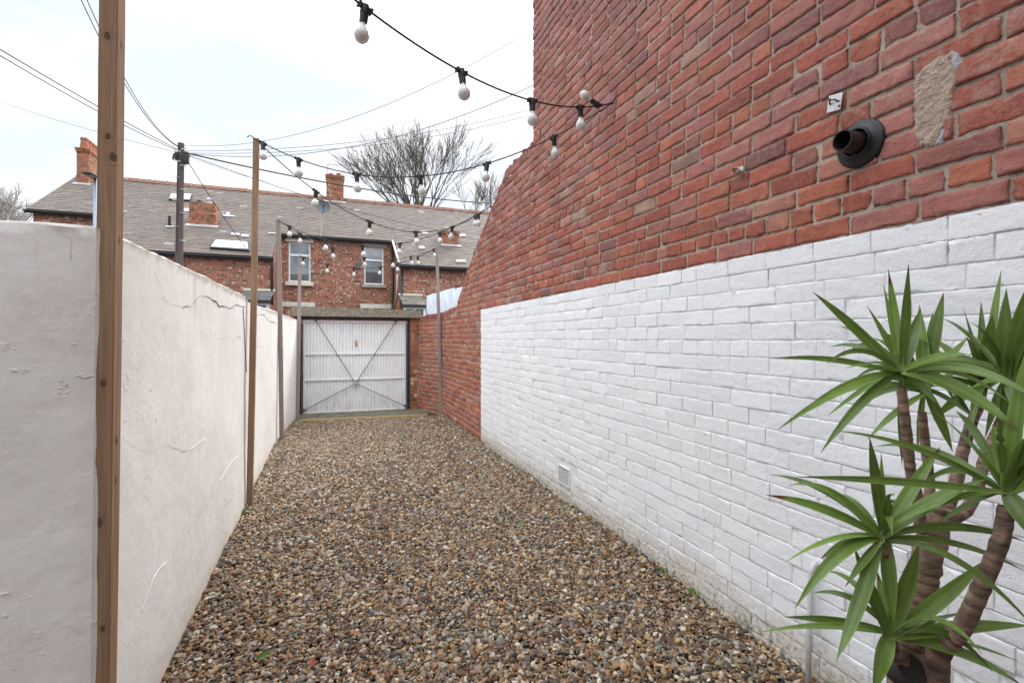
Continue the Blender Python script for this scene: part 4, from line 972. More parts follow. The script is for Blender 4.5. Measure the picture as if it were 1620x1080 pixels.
# house 1
body_(XA+.15, XB_, 23.38, h1); slates('roof', XA, XB_, 23.2, h1, 1); back_roof(XA, XB_, h1); ridge(XA, XB_, h1); gutter(XA-.05, XB_, 23.2, h1)
side(XA+.15, 23.38, YR, 0, h1, -1)
pp = [(.5, f, .15, .50, 'terra') for f in (.14, .38, .62, .86)]
chimney(122, 139.5, 234.5, 283, 1.25, h1, pp, 26.1)
# house 2
body_(XB_, XC, 20.63, h2); body_(XC, XD, 22.86, h2, 'rear_wall'); slates('roof', XB_, XC, 20.48, h2, 2); slates('roof', XC, XD, 22.55, h2, 3); back_roof(XB_, XD, h2); ridge(XB_, XD, h2)
gutter(XB_, XC+.04, 20.48, h2); gutter(XC+.1, XD, 22.55, h2)
side(XC+.001, 20.63, 22.71, 0, h2, 1, 'bchim_y'); side(XB_-.001, 20.63, 23.36, 0, h2, -1)
YW = 22.72
def zP(u, v): return P(u, v, Y=YW).z
def xP(u, v=430): return P(u, v, Y=YW).x
w1 = (xP(456.3), xP(491.3), zP(473, 446), zP(473, 383.5)); w2 = (xP(576), xP(607), zP(592, 450), zP(592, 391.5))
wall_open(XC+.02, XD, -.04, RZ(22.72)-.14, YW, [w1], h2, M['bfar'])
window(*w1, YW, h2, .68, False)
def slab(u0, u1, v0, v1, name, mat, par, dep=.05):
    um = (u0+u1)/2; m = MB(); m.box((xP(u0), YW-dep, zP(um, v1)), (xP(u1), YW+.05, zP(um, v0))); m.build(name, M[mat], par, bevel=.006)
slab(452, 496, 374, 383.3, 'lintel', 'cream', h2); slab(451.5, 495.5, 446.2, 452, 'sill', 'cream', h2, .12)
slab(444.5, 498.5, 478, 485.5, 'lintel', 'cream', h2)
slab(509.5, 515, 391.5, 395.5, 'vent', 'cream', h2, .03)
skylight([(270.5,308.6),(304.5,309.4),(301,319.8),(267.5,318)], h2); skylight([(340,381),(393,385),(395,399),(332.5,394.5)], h2)
for px in ([(352,340.5),(371,342.5),(371,344.5),(352,343)], [(358,337),(364,337.5),(364,341),(357.5,340.5)], [(366,369.5),(380,370.5),(379,374),(365,373)], [(382,371.5),(394,372.5),(394,376.5),(381,375.5)], [(291,331),(299,331),(299,336),(290,335.5)], [(263,358.5),(275,359),(274,361),(262,360.5)]):
    roof_obj(px, .02, 'flashing', M['lead'], h2, .03)
c2, q = chimney(300, 340.5, 320, 357, .62, h2, [(.32, .4, .10, .10, 'black')], None, ('bchim', 'bchim_y'), False)
m = MB(); cc = Vector((q[0]+(q[1]-q[0])*.70, q[2]+.25, q[3])); m.lathe(cc, (0,0,1), [(-.02,.14),(.05,.14),(.06,.10),(.1,.10)], 16); m.lathe(cc+Vector((0,0,.17)), (0,0,1), [(-.11,.02),(-.09,.08),(-.04,.12),(0,.13),(.05,.12),(.09,.08),(.11,.01)], 16); m.build('cowl', M['lead'], c2, smooth=True)
p = roofP(268, 358); m = MB(); m.tube([p-Vector((0,0,.1)), p+Vector((0,0,.40))], .055, 12); m.build('vent_pipe', M['black'], h2, smooth=True, sharp=40)
# drainpipes in the recess
def pipe(pts, parent, r_=.045, mat='gutter', name='drainpipe'):
    m = MB(); m.tube(pts, r_, 10); m.build(name, M[mat], parent, smooth=True)
pipe([(XC+.02, 20.5, RZ(20.5)-.15), (XC-.02, 20.54, RZ(20.5)-.4), (XC-.02, 20.55, 0)], h2, .05)
# house 3
XE2 = XE
body_(XD, XE2, 22.86, h3, 'rear_wall'); body_(XE2, XF, 20.63, h3); slates('roof', XD, XE2, 22.55, h3, 4); slates('roof', XE2, XF, 20.42, h3, 5); back_roof(XD, XF, h3); ridge(XD, XF, h3)
gutter(XD, XE2-.1, 22.55, h3); gutter(XE2-.06, XF, 20.42, h3)
side(XE2-.001, 20.63, 22.71, 0, h3, -1)
wall_open(XD, XE2-.02, -.04, RZ(22.72)-.14, YW, [w2], h3, M['bfar']); window(*w2, YW, h3, .66, True)
slab(574, 612, 385.5, 391.3, 'lintel', 'stone', h3); slab(573, 611, 450.2, 455, 'sill', 'stone', h3, .10); slab(570, 619, 481, 488, 'lintel', 'cream', h3)
slab(562, 570, 416, 425, 'vent', 'glassd', h3, .06)
slab(533.8, 534.4, 381, 480, 'mortar_seam', 'stone', h3, .006)
pipe([(xP(621), YW-.07, RZ(22.5)-.2), (xP(621), YW-.07, 0)], h3, .055); pipe([(XE2+.05, 20.54, RZ(20.5)-.2), (XE2+.05, 20.54, 0)], h3, .055)
pipe([(XE2-.1, 22.5, RZ(22.5)+.02), (XE2-.06, 20.45, RZ(20.45)+.05)], h3, .05, 'cream', 'verge_trim')
pipe([(xP(621), 22.6, 2.9), (XE2-.08, 21, 3.6), (XE2-.1, 20.7, 4.3)], h3, .035, 'cream', 'waste_pipe')
c3, q = chimney(517, 543, 277, 321, .75, h3, [(.25, .5, .12, .16, 'terra'), (.72, .5, .12, .22, 'terra')], 26.7)
chimney(701, 725, 365, 388, .6, h3, [], None)
for px in ([(667,367.5),(675,367.5),(677,371.5),(668,371.5)], [(726,371),(735,371.5),(737,375),(727,375.5)], [(663,391),(670,391),(673,395),(662,395)], [(722,412.5),(736,413),(737,416),(721,416)], [(424,369.5),(436,370),(436,371.5),(424,371)]):
    roof_obj(px, .03, 'flashing', M['lead'], h3 if px[0][0] > 500 else h2, .03)
# aerial on the ridge chimney
m = MB(); b = Vector((q[0]+.05, q[2]+.1, q[3]-.4)); tp = P(518, 258.5, Y=q[2]); m.tube([b, Vector((b.x, b.y, tp.z))], .014, 6); m.tube([Vector((b.x-.05, b.y, tp.z-.02)), Vector((b.x+.85, b.y, tp.z+.02))], .008, 6)
for i in range(9): xx = b.x+.05+i*.09; m.tube([(xx, b.y-.14, tp.z), (xx, b.y+.14, tp.z)], .006, 4)
tag(m.build('tv_aerial', M['steel']), 'thin television aerial on the ridge chimney', 'aerial')
# satellite dish
c = P(511, 328, Y=22.3); ds = empty('satellite_dish', c, 'grey satellite dish on a thin mast above the left window', 'satellite dish')
m = MB(); dirv = Vector((.12, -.97, .2)).normalized(); m.lathe(c, -dirv, [(-.06,.285),(-.055,.28),(-.02,.22),(.0,.15),(.02,.01)], 28); m.build('dish', plain('dish_grey', (.10,.12,.14), .5), ds, smooth=True)
m = MB(); m.tube([P(508, 376, Y=22.5), c-Vector((.05, -.03, .1)), c-Vector((.05,-.05,0))], .022, 8); m.build('mast', M['galv'], ds)
m = MB(); m.tube([c-Vector((0,0,.28)), c+dirv*.35-Vector((0,0,.1))], .012, 6); m.lathe(c+dirv*.35-Vector((0,0,.1)), -dirv, [(-.05,.03),(.03,.03),(.04,0)], 10); m.build('receiver_arm', M['steel'], ds)
# lean-tos in the back yards
def leanto(u0, u1, vt, vb, y0, y1, lab, parts_):
    x0, x1 = P(u0, vb, Y=y0).x, P(u1, vb, Y=y0).x; um = (u0+u1)/2
    za, zc = P(um, vt, Y=y1).z, P(um, vb, Y=y0).z; t = empty('lean_to', (x0, y0, 0), lab, 'lean-to', None)
    r_ = np.random.default_rng(int(u0)); nrow = 6; V = []; F = []; C = []; b = 0
    for k in range(nrow):
        ya, yb3 = y0+(y1-y0)*k/nrow, y0+(y1-y0)*(k+1)/nrow; z_a, z_b = zc+(za-zc)*k/nrow, zc+(za-zc)*(k+1)/nrow; x = x0
        while x < x1:
            e = min(x+.3, x1); V += [(x+.002, ya, z_a+.0), (e-.002, ya, z_a), (x+.002, ya, z_a+.02), (e-.002, ya, z_a+.02), (e-.002, yb3, z_b+.004), (x+.002, yb3, z_b+.004)]
            F += [(b, b+1, b+3, b+2), (b+2, b+3, b+4, b+5)]; b += 6; C += [np.array(parts_['col'])*r_.uniform(.7, 1.2)]*6; x = e
    np_mesh('roof', np.array(V), np.array(F), np.array(C), M['slate'], t, False)
    m = MB(); m.box((x0+.03, y0+.12, 0), (x1-.03, y1, zc-.12)); m.build('wall', M['bfar'], t)
    m = MB(); m.box((x0-.03, y0-.09, zc-.10), (x1+.03, y0-.01, zc-.005)); m.build('gutter', M['gutter'], t)
    m = MB(); m.box((x0+.05, y0+.05, zc-.45), (x1-.05, y0+.118, zc-.11)); w_ = m.build('window', M['white'], t)
    m = MB(); m.box((x0+.15, y0+.04, zc-.42), ((x0+x1)/2-.05, y0+.048, zc-.17)); m.box(((x0+x1)/2+.05, y0+.04, zc-.42), (x1-.15, y0+.048, zc-.17)); m.build('pane', M['glassd'], w_)
    m = MB(); m.box((x0-.02, y1-.04, za), (x1+.02, y1+.03, za+.07)); m.build('flashing', M['cream'], t)
    return t, x0, x1, za, zc
leanto(376, 428, 459.5, 474.5, 19.3, 20.55, 'small grey lean-to roof below the eave, showing just over the white wall', dict(col=(.13,.13,.135)))
leanto(637, 676, 467.5, 482, 19.3, 20.55, 'small slate lean-to with black gutter above the right end of the lintel', dict(col=(.20,.18,.155)))

# ------------------------------------------------------------------ lamp column and telegraph pole
c = P(150.5, 300, Y=13); t = empty('street_lamp', (c.x, c.y, 0), 'slim blue-grey street lamp just left of the nearest timber post', 'street lamp')
zt2 = P(150.5, 283, Y=13).z; m = MB(); m.tube([(c.x, c.y, 0), (c.x, c.y, zt2)], [.06, .032], 12); m.build('column', M['peat'], t, smooth=True)
hd = P(137, 273.5, Y=12.6); m = MB(); e = Vector((c.x+.03, c.y, zt2+.02)); m.bar(e, hd, .17, .055); m.bar(e.lerp(hd,.2)+Vector((0,0,.03)), e.lerp(hd,.8)+Vector((0,0,.03)), .12, .03); hh = m.build('lamp_head', M['gutter'], t, bevel=.012)
m = MB(); m.bar(e.lerp(hd,.3)-Vector((0,0,.033)), e.lerp(hd,.92)-Vector((0,0,.033)), .13, .008); m.build('lens', M['glassl'], hh)
c = P(283.2, 418, Y=17); t = empty('telegraph_pole', (c.x, c.y, 0), 'dark wooden telegraph pole with cable boxes in front of the slate roof', 'telegraph pole')
pt_ = P(286.5, 227, Y=17); PT = pt_
m = MB(); m.tube([(c.x-.05, c.y, 0), (c.x, c.y, c.z), pt_], [.12, .105, .085], 14); m.build('pole', M['pole'], t, smooth=True, sharp=50)
m = MB(); bb = P(293.5, 250, Y=16.85); m.obox(bb, Vector((.085,0,0)), Vector((0,.07,0)), Vector((0,0,.17))); m.obox(bb+Vector((0,-.075,-.03)), Vector((.06,0,0)), Vector((0,.008,0)), Vector((0,0,.09))); m.build('junction_box', M['gutter'], t, bevel=.01)
m = MB(); bb = P(277.5, 248, Y=16.95); m.obox(bb, Vector((.06,0,.0)), Vector((0,.05,0)), Vector((.02,0,.09))); m.bar(P(277, 241, Y=17), P(300, 248, Y=16.9), .05, .05); m.build('bracket', M['gutter'], t, bevel=.006)
m = MB(); 
for i, v in enumerate((236, 240, 244, 256, 261)): s_ = -1 if i % 2 else 1; q0 = P(286, v, Y=16.9); m.tube([q0, q0+Vector((s_*.14, -.05, .01)), q0+Vector((s_*.16, -.05, .06))], .014, 6)
m.build('hook', M['galv'], t)
m = MB()
for i, v in enumerate((262, 281, 299, 317, 336, 358, 380)): s_ = -1 if i % 2 else 1; q0 = P(284.5, v, Y=16.92); m.tube([q0, q0+Vector((s_*.17, -.04, -.02)), q0+Vector((s_*.17, -.04, .03))], .011, 6)
m.build('climbing_step', M['galv'], t)
m = MB(); m.tube([P(281, 262, Y=16.87), P(280, 330, Y=16.87), P(279.5, 400, Y=16.86)], .012, 6); m.build('cable', M['gutter'], t)

def wire(p, q, sag, rr, label, mat='gutter', grp='overhead telephone wires'):
    m = MB(); p = Vector(p); q = Vector(q); m.tube([p.lerp(q, i/40)+Vector((0, 0, -4*sag*(i/40)*(1-i/40))) for i in range(41)], rr*WK, 6, True)
    return tag(m.build('overhead_wire', M[mat], None, smooth=True), label, 'wire', grp)
WK = 1.15
M['wiref'] = plain('faded_wire', (.34,.36,.40), .6, var=.05)
Pt = lambda dv=0, du=0: P(286+du, 233+dv, Y=16.95)
wire(P(-80, 30, d=7), Pt(3, -6), .06, .009, 'upper of the twin wires sloping down from the left edge to the telegraph pole')
wire(P(-80, 40, d=7.2), Pt(5, -6), .10, .008, 'lower of the twin wires sloping down from the left edge to the telegraph pole', 'gutter')
wire(P(-80, 132, d=20), Pt(8, -6), .15, .009, 'faint thin wire nearly level from the left edge to the telegraph pole', 'wiref')
wire(P(119, -20, d=9), Pt(0, -3), .5, .008, 'left of the two steep wires dropping past the near post to the telegraph pole', 'gutter')
wire(P(129, -20, d=9.5), Pt(0, -1), .55, .008, 'right of the two steep wires dropping past the near post to the telegraph pole', 'gutter')
wire(Pt(8, 4), P(900, 322, Y=24), .55, .020, 'thickest black cable running right from the telegraph pole past the ridge chimney', 'gutter')
wire(Pt(-3, 6), P(900, 12, d=9.5), .8, .006, 'faint wire climbing steeply to the upper right behind the tall brick wall', 'wiref')
wire(Pt(9, 6), P(905, 104, d=13), .9, .010, 'clear thin wire climbing right from the telegraph pole above the bare tree', 'wiref')
wire(Pt(6, 6), P(905, 155, d=18), .5, .009, 'upper of two faint wires passing through the top of the bare tree', 'wiref')
wire(Pt(9, 6), P(905, 163, d=18), .55, .009, 'lower of two faint wires passing through the top of the bare tree', 'wiref')
wire(Pt(12, 6), P(500, 300, Y=24), .2, .008, 'faint wire from the telegraph pole to the roof ridge', 'wiref')
wire(Pt(14, 6), roofP(395, 400), .1, .010, 'dark wire from the telegraph pole down across the roof past the brick chimney stack', 'gutter')
wire(Pt(10, 6), P(740, 372, Y=22.4), .3, .009, 'dark wire sagging across the slates from the pole to the right house', 'gutter')

# ------------------------------------------------------------------ bare winter trees
def tree(base, top, halfw, lean, seed, label, mat, nb=6, fork=.5, thick=1.0, levels=5, twig=.012, kids=(2, 3)):
    """trunk to a low fork, then limbs that fan out and split into ever finer twigs"""
    r = random.Random(seed); t = empty('bare_tree', base, label, 'tree', 'bare winter trees behind the houses'); tm = MB(); cm = MB()
    base = Vector(base); H = top*fork; F0 = base+Vector((0, 0, H)); span = top-H
    tm.tube([base, base+Vector((0, 0, H*.5)), F0], [.40*thick, .30*thick, .26*thick], 10)
    def grow(p, d, ln, rad, lvl):
        n = 5; pts = [p]; rs = [rad]; q = p; dd = d.copy(); bend = Vector((r.uniform(-1,1), r.uniform(-1,1), r.uniform(-.3,.6)))*.09
        kid = []
        for i in range(n):
            dd = (dd+bend+Vector((r.uniform(-1,1), r.uniform(-1,1), r.uniform(-.6,.9)))*.07+Vector(lean)*.02).normalized()
            q = q+dd*ln/n; pts.append(q); rs.append(max(twig*.7, rad*(1-.62*(i+1)/n))); kid.append((q, dd.copy(), rs[-1], i))
        cm.tube(pts, rs, 6 if lvl < 2 else (4 if lvl < 3 else 3), False)
        if lvl >= levels: return
        for k in range(r.choice(kids)+(1 if lvl < 2 else 0)):
            q, dd, rr, i = kid[r.choice((1, 2, 2, 3, 3, 4))]
            ax = Vector((r.uniform(-1,1), r.uniform(-1,1), r.uniform(-.3,.6))).normalized()
            grow(q, (dd+ax*r.uniform(.30,.52)).normalized(), ln*r.uniform(.58,.86), max(twig, rr*.62), lvl+1)
        grow(pts[-1], dd, ln*.66, max(twig, rs[-1]), lvl+1)
    for k in range(nb):
        f = (k+.5)/nb*2-1+r.uniform(-.1,.1); yy = r.uniform(-.5,.5)
        d = Vector((f*halfw*.95+lean[0], yy*halfw*.6, span*(1-.35*abs(f)))).normalized()
        grow(F0-Vector((0, 0, r.uniform(0, .06)*H)), d, span*r.uniform(.36,.44), .17*thick*r.uniform(.7,1.1), 1)
    tm.build('trunk', M[mat], t, smooth=True); cm.build('crown', M[mat], t, smooth=True)
    print('TREE', label[:30], len(cm.v)); return t
b = P(663, 330, Y=44); tree((b.x, b.y, 0), P(650, 200, Y=44).z, 4.4, (-.9, 0, .2), 4, 'large bare tree rising above the roof ridge, left of the raked wall', 'bark', 11, .52, 1.25, 5, .018, (2, 2, 3))
b = P(748, 330, Y=46); tree((b.x, b.y, 0), P(750, 275, Y=46).z, 1.8, (.1, 0, .1), 9, 'small bare tree beside the raked brick wall', 'bark', 4, .70, .4, 4, .016, (2, 2))
b = P(782, 330, Y=50); tree((b.x, b.y, 0), P(770, 258, Y=50).z, 2.2, (-.1, 0, .1), 12, 'thin bare tree right behind the edge of the raked brick wall', 'bark', 5, .66, .4, 4, .016, (2, 3))
b = P(-14, 345, Y=40); tree((b.x, b.y, 0), P(-14, 292, Y=40).z, 1.8, (0, 0, 0), 21, 'pale frosty bare tree at the far left beyond the end house', 'barkl', 7, .5, .5, 5, .02, (2, 3))
b = P(388, 310, Y=46); tree((b.x, b.y, 0), P(388, 286, Y=46).z, 1.5, (0, 0, 0), 23, 'bare treetop just showing over the ridge left of the ridge chimney', 'bark', 4, .75, .3, 3, .016, (2, 2))

# ------------------------------------------------------------------ yucca
DY = 1.05
yz = lambda x, y: (1180+x/1.589, 400+y/1.589)
def Z6(x, y, d=DY): u, v = yz(x, y); return P(u, v, d=d)
yc = P(1452, 1075, d=DY)
yu = empty('yucca_plant', (yc.x, yc.y, .58), 'tall green yucca with leafy heads on brown ringed stems', 'plant')
def stem(pts, rs, seed, name='stem'):
    """ringed tapering stem through 3D points"""
    r = random.Random(seed); P3 = [Vector(p) for p in pts]; out = []; rr = []
    # catmull-rom
    Q = [P3[0]*2-P3[1]]+P3+[P3[-1]*2-P3[-2]]; L_ = 0
    for i in range(1, len(Q)-2):
        n = max(4, int((Q[i+1]-Q[i]).length/.006))
        for k in range(n):
            t = k/n; a, b, c, d = Q[i-1], Q[i], Q[i+1], Q[i+2]
            out.append(.5*((2*b)+(c-a)*t+(2*a-5*b+4*c-d)*t*t+(3*b-a-3*c+d)*t**3)); rr.append(rs[i-1]+(rs[i]-rs[i-1])*t)
    out.append(P3[-1]); rr.append(rs[-1]); m = MB(); n = 16; V = []; F = []; C = []; ph = 0
    a0 = Vector((1,0,0)); rings = []; kk = 0
    while len(rings) < len(out):
        w0 = r.choice((1, 2, 2, 3, 4)); a_ = r.uniform(-.02, .05); t_ = r.uniform(.8, 1.35)
        for q in range(w0): rings.append((a_*(1-.5*q/w0), t_*r.uniform(.9, 1.1)))
        rings.append((-.055*r.uniform(.3, 1), r.uniform(.45, .7)))
    for i, p in enumerate(out):
        t = (out[min(i+1, len(out)-1)]-out[max(i-1, 0)]).normalized(); a0 = (a0-t*a0.dot(t)).normalized(); b0 = t.cross(a0)
        ring, tone = rings[i]
        for j in range(n):
            g = 6.283*j/n; w_ = 1+ring*(.5+noise.noise(Vector((j*.35+seed, i*.12, 5)))*1.6)+noise.noise(Vector((j*.9+seed, i*.45, 0)))*.14
            V.append(p+(a0*math.cos(g)+b0*math.sin(g))*rr[i]*w_*(.84 if name == 'trunk' else .68)); tv = tone*(1+noise.noise(Vector((j*.5+seed, i*.2, 9)))*.5); C.append(tuple(q*tv for q in (.30,.215,.165)))
    for i in range(len(out)-1):
        for j in range(n): F.append((i*n+j, i*n+(j+1) % n, (i+1)*n+(j+1) % n, (i+1)*n+j))
    F.append(tuple((len(out)-1)*n+j for j in range(n)))
    m.v = V; m.f = F; m.c = C; return m.build(name, M['trunk'], yu, smooth=True, col=True)
# main trunk, forks, right stem
stem([(yc.x, yc.y, .55), Z6(402, 1040), Z6(425, 930), Z6(448, 800), Z6(472, 700), Z6(490, 640)], [.046, .040, .036, .033, .031, .027], 1, 'trunk')
stem([Z6(468, 715, 1.06), Z6(462, 640, 1.08), Z6(460, 560, 1.09), Z6(450, 470, 1.09), Z6(443, 400, 1.09)], [.018, .0155, .0145, .0135, .012], 2)
stem([Z6(440, 700, 1.03), Z6(432, 620, 1.02), Z6(413, 540, 1.01), Z6(402, 440, 1.0), Z6(390, 335, 1.0)], [.018, .0155, .0150, .0145, .0125], 3)
stem([Z6(495, 655, 1.07), Z6(525, 590, 1.10), Z6(545, 500, 1.13), Z6(570, 420, 1.15), Z6(590, 380, 1.16)], [.023, .019, .0175, .016, .014], 4)
stem([Z6(500, 662, 1.04), Z6(545, 655, 1.04), Z6(578, 600, 1.06), Z6(600, 520, 1.08), Z6(635, 440, 1.1), Z6(655, 390, 1.1)], [.021, .018, .017, .016, .015, .014], 5)
stem([(yc.x+.05, yc.y-.03, .55), Z6(480, 1045, .97), Z6(545, 940, .93), Z6(600, 820, .90), Z6(640, 720, .88), Z6(655, 640, .87)], [.034, .024, .0185, .0165, .0158, .0145], 6, 'trunk')
stem([(yc.x-.05, yc.y-.01, .55), Z6(395, 1050, 1.0), Z6(378, 1015, .97), Z6(368, 975, .95)], [.030, .022, .017, .013], 7)
stem([Z6(400, 905, 1.03), Z6(378, 860, .98), Z6(362, 810, .95), Z6(348, 745, .93)], [.014, .011, .010, .009], 8)
m = MB(); cs = Z6(418, 1045, .98); m.lathe(cs, (-.25, -.7, .5), [(-.05,.028),(-.004,.030),(.0,.027),(.001,.001)], 18); m.build('cut_stump', plain('cut_face', (.05,.045,.045), .8, var=.4, scale=60), yu, smooth=True, sharp=40)

def leaf(m, b, mid, tip, w_, tone, brown=0, twist=0, seed=0):
    r = random.Random(seed); N = 16; V = []; F = []; C = []
    tocam = (Vector((0,0,EYE))-mid).normalized()
    r0 = r.uniform(.5, 1.6)
    nb = (Vector((0,0,1))*.55+tocam*.75+Vector((r.uniform(-.35,.35), r.uniform(-.35,.35), 0)))
    for i in range(N+1):
        t = i/N; p = b*(1-t)**2+mid*2*t*(1-t)+tip*t*t; tg = ((mid-b)*(1-t)+(tip-mid)*t).normalized()
        n_ = (nb-tg*nb.dot(tg)).normalized(); s_ = tg.cross(n_).normalized(); a = twist*t; s2 = s_*math.cos(a)+n_*math.sin(a); n2 = n_*math.cos(a)-s_*math.sin(a)
        ww = w_*.80*(.50+.50*math.sin(min(1, t/.42)*math.pi/2))*(1 if t < .42 else max(.0, 1-((t-.42)/.58)**1.9)); ww = max(ww, .0008)*.5
        fold = .32-.18*t
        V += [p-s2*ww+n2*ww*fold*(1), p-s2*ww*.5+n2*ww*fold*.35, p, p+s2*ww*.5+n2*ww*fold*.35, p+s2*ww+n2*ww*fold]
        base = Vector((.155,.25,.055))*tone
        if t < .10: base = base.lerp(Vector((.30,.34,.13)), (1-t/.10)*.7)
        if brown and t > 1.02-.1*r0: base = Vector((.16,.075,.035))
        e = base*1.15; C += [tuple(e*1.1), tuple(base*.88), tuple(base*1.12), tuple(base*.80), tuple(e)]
    for i in range(N):
        for k in range(4): F.append((i*5+k, i*5+k+1, (i+1)*5+k+1, (i+1)*5+k))
    m.add(V, F); m.c[-len(V):] = C
def head(name, cx, cy, d0, leaves, seed, extra=0, label=None):
    """leaves: (tipx, tipy, depth offset of tip, bow px, width) in plant-sketch units"""
    r = random.Random(seed); m = MB()
    for i, lf in enumerate(leaves):
        tx, ty, dd, bow, wd = lf[:5]; br = lf[5] if len(lf) > 5 else 0
        b = Z6(cx+r.uniform(-7,7), cy+r.uniform(-6,8), d0+r.uniform(-.01,.01)); tip = Z6(tx, ty, d0+dd)
        mx_, my_ = (cx+tx)/2, (cy+ty)/2; mid = Z6(mx_, my_-bow, d0+dd*.5)
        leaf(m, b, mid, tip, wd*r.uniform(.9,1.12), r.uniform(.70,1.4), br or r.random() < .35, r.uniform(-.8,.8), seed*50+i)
    for k in range(extra+2):
        a = r.random()*6.283; el = r.uniform(-.3, 1.2); ln = r.uniform(.13, .24)
        b = Z6(cx+r.uniform(-6,6), cy+r.uniform(-4,12), d0); d = Vector((math.cos(a)*math.cos(el), math.sin(a)*math.cos(el), math.sin(el)))
        if d.y > 0 or True: d = (d+Vector((.5, .6, 0))*.45).normalized()
        tip = b+d*ln; mid = b+d*ln*.5+Vector((0,0,.06*math.cos(el))); tip = tip-Vector((0,0,r.uniform(0,.07)))
        leaf(m, b, mid, tip, r.uniform(.016,.025), r.uniform(.6,1.1), 0, r.uniform(-.4,.4), seed*90+k)
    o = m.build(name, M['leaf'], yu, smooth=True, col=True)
    return o
head('leaf_rosette', 392, 300, 1.0, [(168,98,.02,12,.026),(303,130,.05,8,.02),(358,42,.03,-2,.021),(409,28,-.02,0,.026),(346,80,.07,0,.014),(73,264,.06,26,.017),(148,392,-.06,36,.021),(78,446,.10,48,.019),
    (188,502,-.08,40,.024),(268,232,.1,14,.02),(205,410,.12,24,.016),(480,380,-.05,22,.018),(392,530,.02,-4,.018),(252,290,-.10,26,.028),(685,447,-.16,58,.034),(560,255,-.12,28,.022),(300,385,.14,20,.018),(440,140,.06,4,.028)], 1, 7)
head('leaf_rosette', 450, 345, 1.09, [(436,130,.03,0,.036),(497,100,.0,4,.036,1),(470,150,.06,0,.03),(560,210,.06,10,.026),(340,240,-.02,18,.022),(520,500,.0,16,.024),(600,440,.05,24,.026),(430,500,.04,0,.02),(305,470,-.04,16,.022),(380,200,.05,4,.022)], 2, 10)
head('leaf_rosette', 600, 335, 1.16, [(545,132,.0,-4,.028),(642,44,.02,24,.020),(620,155,-.05,4,.036),(591,122,.05,0,.022),(497,245,.05,16,.028),(690,300,.05,12,.03),(560,460,.0,10,.026),(480,270,-.05,18,.028),(325,155,-.10,20,.030),(470,420,.0,24,.026)], 3, 10)
head('leaf_rosette', 655, 320, 1.08, [(655,88,-.03,0,.046),(702,135,-.05,6,.040),(720,60,-.1,10,.036),(760,210,-.05,14,.036),(700,255,-.02,6,.03),(740,330,.02,10,.034),(560,345,.0,16,.028),(600,470,.04,20,.028),(640,520,.0,6,.024),(710,440,-.08,20,.034)], 4, 8)
head('leaf_rosette', 655, 600, .87, [(465,393,.02,36,.030),(212,446,.04,60,.018),(128,562,.03,12,.020,1),(600,500,.06,10,.03),(690,360,.04,0,.030),(705,240,-.04,0,.034),(740,430,-.06,12,.034),(760,560,-.06,20,.034),(720,720,-.06,24,.034),(560,620,.05,14,.022),
    (340,700,.04,50,.018),(700,470,-.04,4,.036),(650,460,.05,4,.028),(470,690,.08,28,.018),(620,430,.07,10,.024)], 5, 8)
head('leaf_rosette', 345, 715, .93, [(311,463,.0,4,.028),(340,500,.03,0,.014),(52,608,.02,34,.024),(182,587,.0,18,.024),(95,780,-.05,52,.022),(124,892,-.08,90,.026),(188,768,.05,36,.026),(488,488,.04,14,.032),(605,568,-.06,34,.032),(228,1022,-.10,-24,.030),
    (250,838,-.04,8,.018,1),(372,930,-.02,10,.028),(440,640,.05,14,.026),(703,725,-.03,62,.020),(280,690,.06,16,.022),(702,800,.0,56,.016)], 6, 5)
head('leaf_rosette', 368, 960, .95, [(26,954,.0,36,.024),(96,914,.04,20,.022),(318,1110,-.06,26,.034),(270,735,.0,-6,.030),(436,726,.02,4,.040),(606,768,.03,-16,.036),(484,888,.05,-4,.022),(720,936,.0,18,.032),(700,1090,-.03,50,.030),(705,1035,.02,40,.014),(330,800,.05,0,.022),(560,900,.08,8,.022)], 7, 4)
pl = empty('planter', (yc.x, yc.y, 0), 'tall grey planter that holds the yucca', 'planter')
m = MB(); m.lathe((yc.x, yc.y, 0), (0,0,1), [(0,.001),(0,.15),(.02,.16),(.56,.20),(.60,.215),(.63,.215),(.63,.195),(.56,.185)], 40); m.build('pot', M['pot'], pl, smooth=True, sharp=40)
m = MB(); m.lathe((yc.x, yc.y, 0), (0,0,1), [(.59,.001),(.585,.19)], 40); m.build('compost', M['soil'], pl)

# ------------------------------------------------------------------ fallen leaves and weeds
LC = {'green': (.10,.24,.03), 'orange': (.42,.12,.03), 'brown': (.12,.05,.03), 'red': (.36,.07,.045)}
def fallen(u, v, c, size, label):
    p = P(u, v, Z=.045); m = MB(); r = random.Random(int(u*7+v)); a = r.random()*6.28; d = Vector((math.cos(a), math.sin(a), r.uniform(-.2,.35))).normalized(); b = p-d*size/2+Vector((0,0,.004))
    old = EYE; leaf(m, b, p+Vector((0,0,size*.25)), p+d*size/2, size*.55, 1, 0, r.uniform(-.8,.8), int(u)); m.c = [LC[c]]*len(m.v)
    tag(m.build('fallen_leaf', M['leaf'], None, smooth=True, col=True), label, 'leaf', 'leaves fallen on the pebbles')
fallen(419, 1037, 'green', .06, 'bright green fallen leaf on the pebbles at the lower left'); fallen(562, 1002, 'orange', .05, 'orange fallen leaf on the pebbles near the bottom middle'); fallen(548, 998, 'brown', .07, 'dark brown fallen leaf touching the orange one')
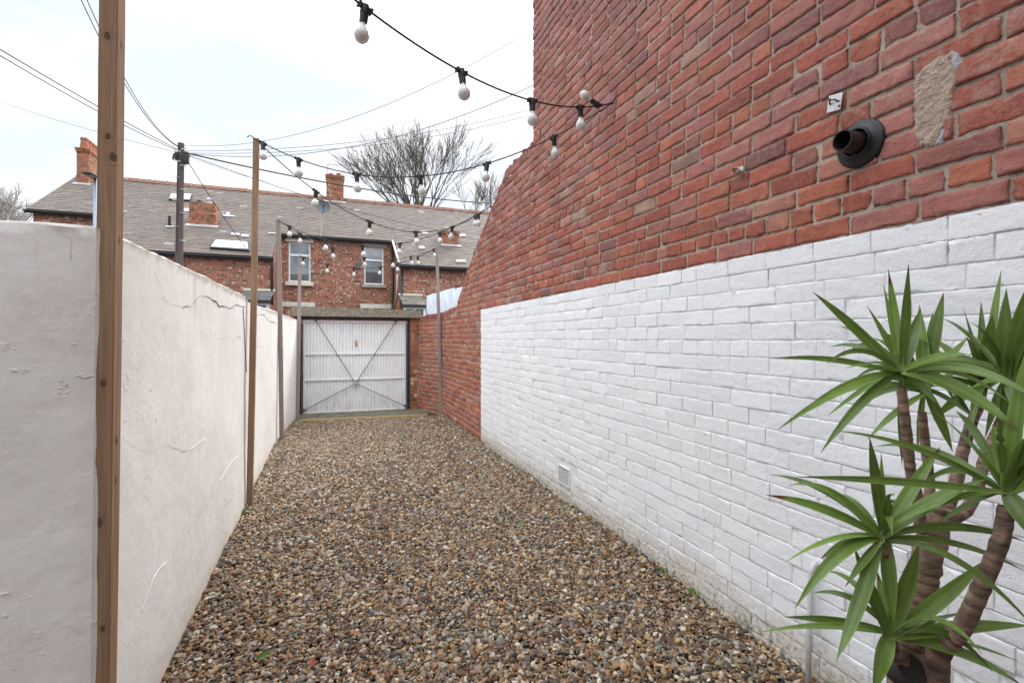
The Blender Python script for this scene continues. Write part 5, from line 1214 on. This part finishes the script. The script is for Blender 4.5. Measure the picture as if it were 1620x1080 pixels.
fallen(495, 1048, 'red', .06, 'reddish-brown curled leaf lying nearest the camera on the pebbles'); fallen(441, 938, 'red', .04, 'small red leaf on the pebbles near the left wall'); fallen(421, 917, 'green', .04, 'small green leaf on the pebbles near the left wall')
fallen(612, 775, 'green', .05, 'small green leaf in the middle of the pebbles'); fallen(824, 830, 'green', .05, 'small green leaf on the pebbles towards the air vent'); fallen(918, 990, 'brown', .05, 'small brown leaf on the pebbles near the painted wall')
def weed(p, n, sz, label, seed):
    r = random.Random(seed); m = MB()
    for k in range(n):
        a = r.random()*6.283; l = sz*r.uniform(.5, 1.1); d = Vector((math.cos(a)*.7, math.sin(a)*.7, r.uniform(.5, 1.2))).normalized(); b = Vector(p)+Vector((r.uniform(-.3,.3)*sz, r.uniform(-1,1)*sz, 0))
        leaf(m, b, b+d*l*.6, b+d*l+Vector((0,0,-l*.2)), l*.28, 1, 0, r.uniform(-.5,.5), seed+k)
    m.c = [tuple(q*r.uniform(.7,1.3) for q in (.075,.17,.025))]*len(m.v)
    tag(m.build('weed', M['leaf'], None, smooth=True, col=True), label, 'weed', 'small weeds growing from the pebbles')
for k_, (y_, sz_, lb_) in enumerate(((3.15, .030, 'sparse tiny weed at the painted wall foot, nearer than the air vent'), (3.9, .028, 'tiny weed at the painted wall foot just below the air vent'), (9.6, .04, 'little weed at the foot of the brick wall beside the thin post'))):
    weed((2.07, y_, .025), 9, sz_, lb_, 31+k_)
weed(P(384, 812, Z=.02), 12, .06, 'small weed at the foot of the left wall beside the second post', 3)
weed(Vector((2.06, 2.72, .03)), 14, .045, 'low weed at the foot of the painted wall, near the yucca', 4)
weed(Vector((2.07, 2.4, .03)), 10, .04, 'low green weed at the foot of the painted wall, nearest the white pipe', 5)
weed(P(612, 778, Z=.02), 8, .04, 'tiny green weed in the middle of the pebbles', 6)
weed(P(482, 668, Z=.02), 10, .06, 'small weed growing by the timber edging at the left', 7)
weed(P(822, 829, Z=.02), 8, .035, 'tiny weed among pebbles right of the middle', 8)
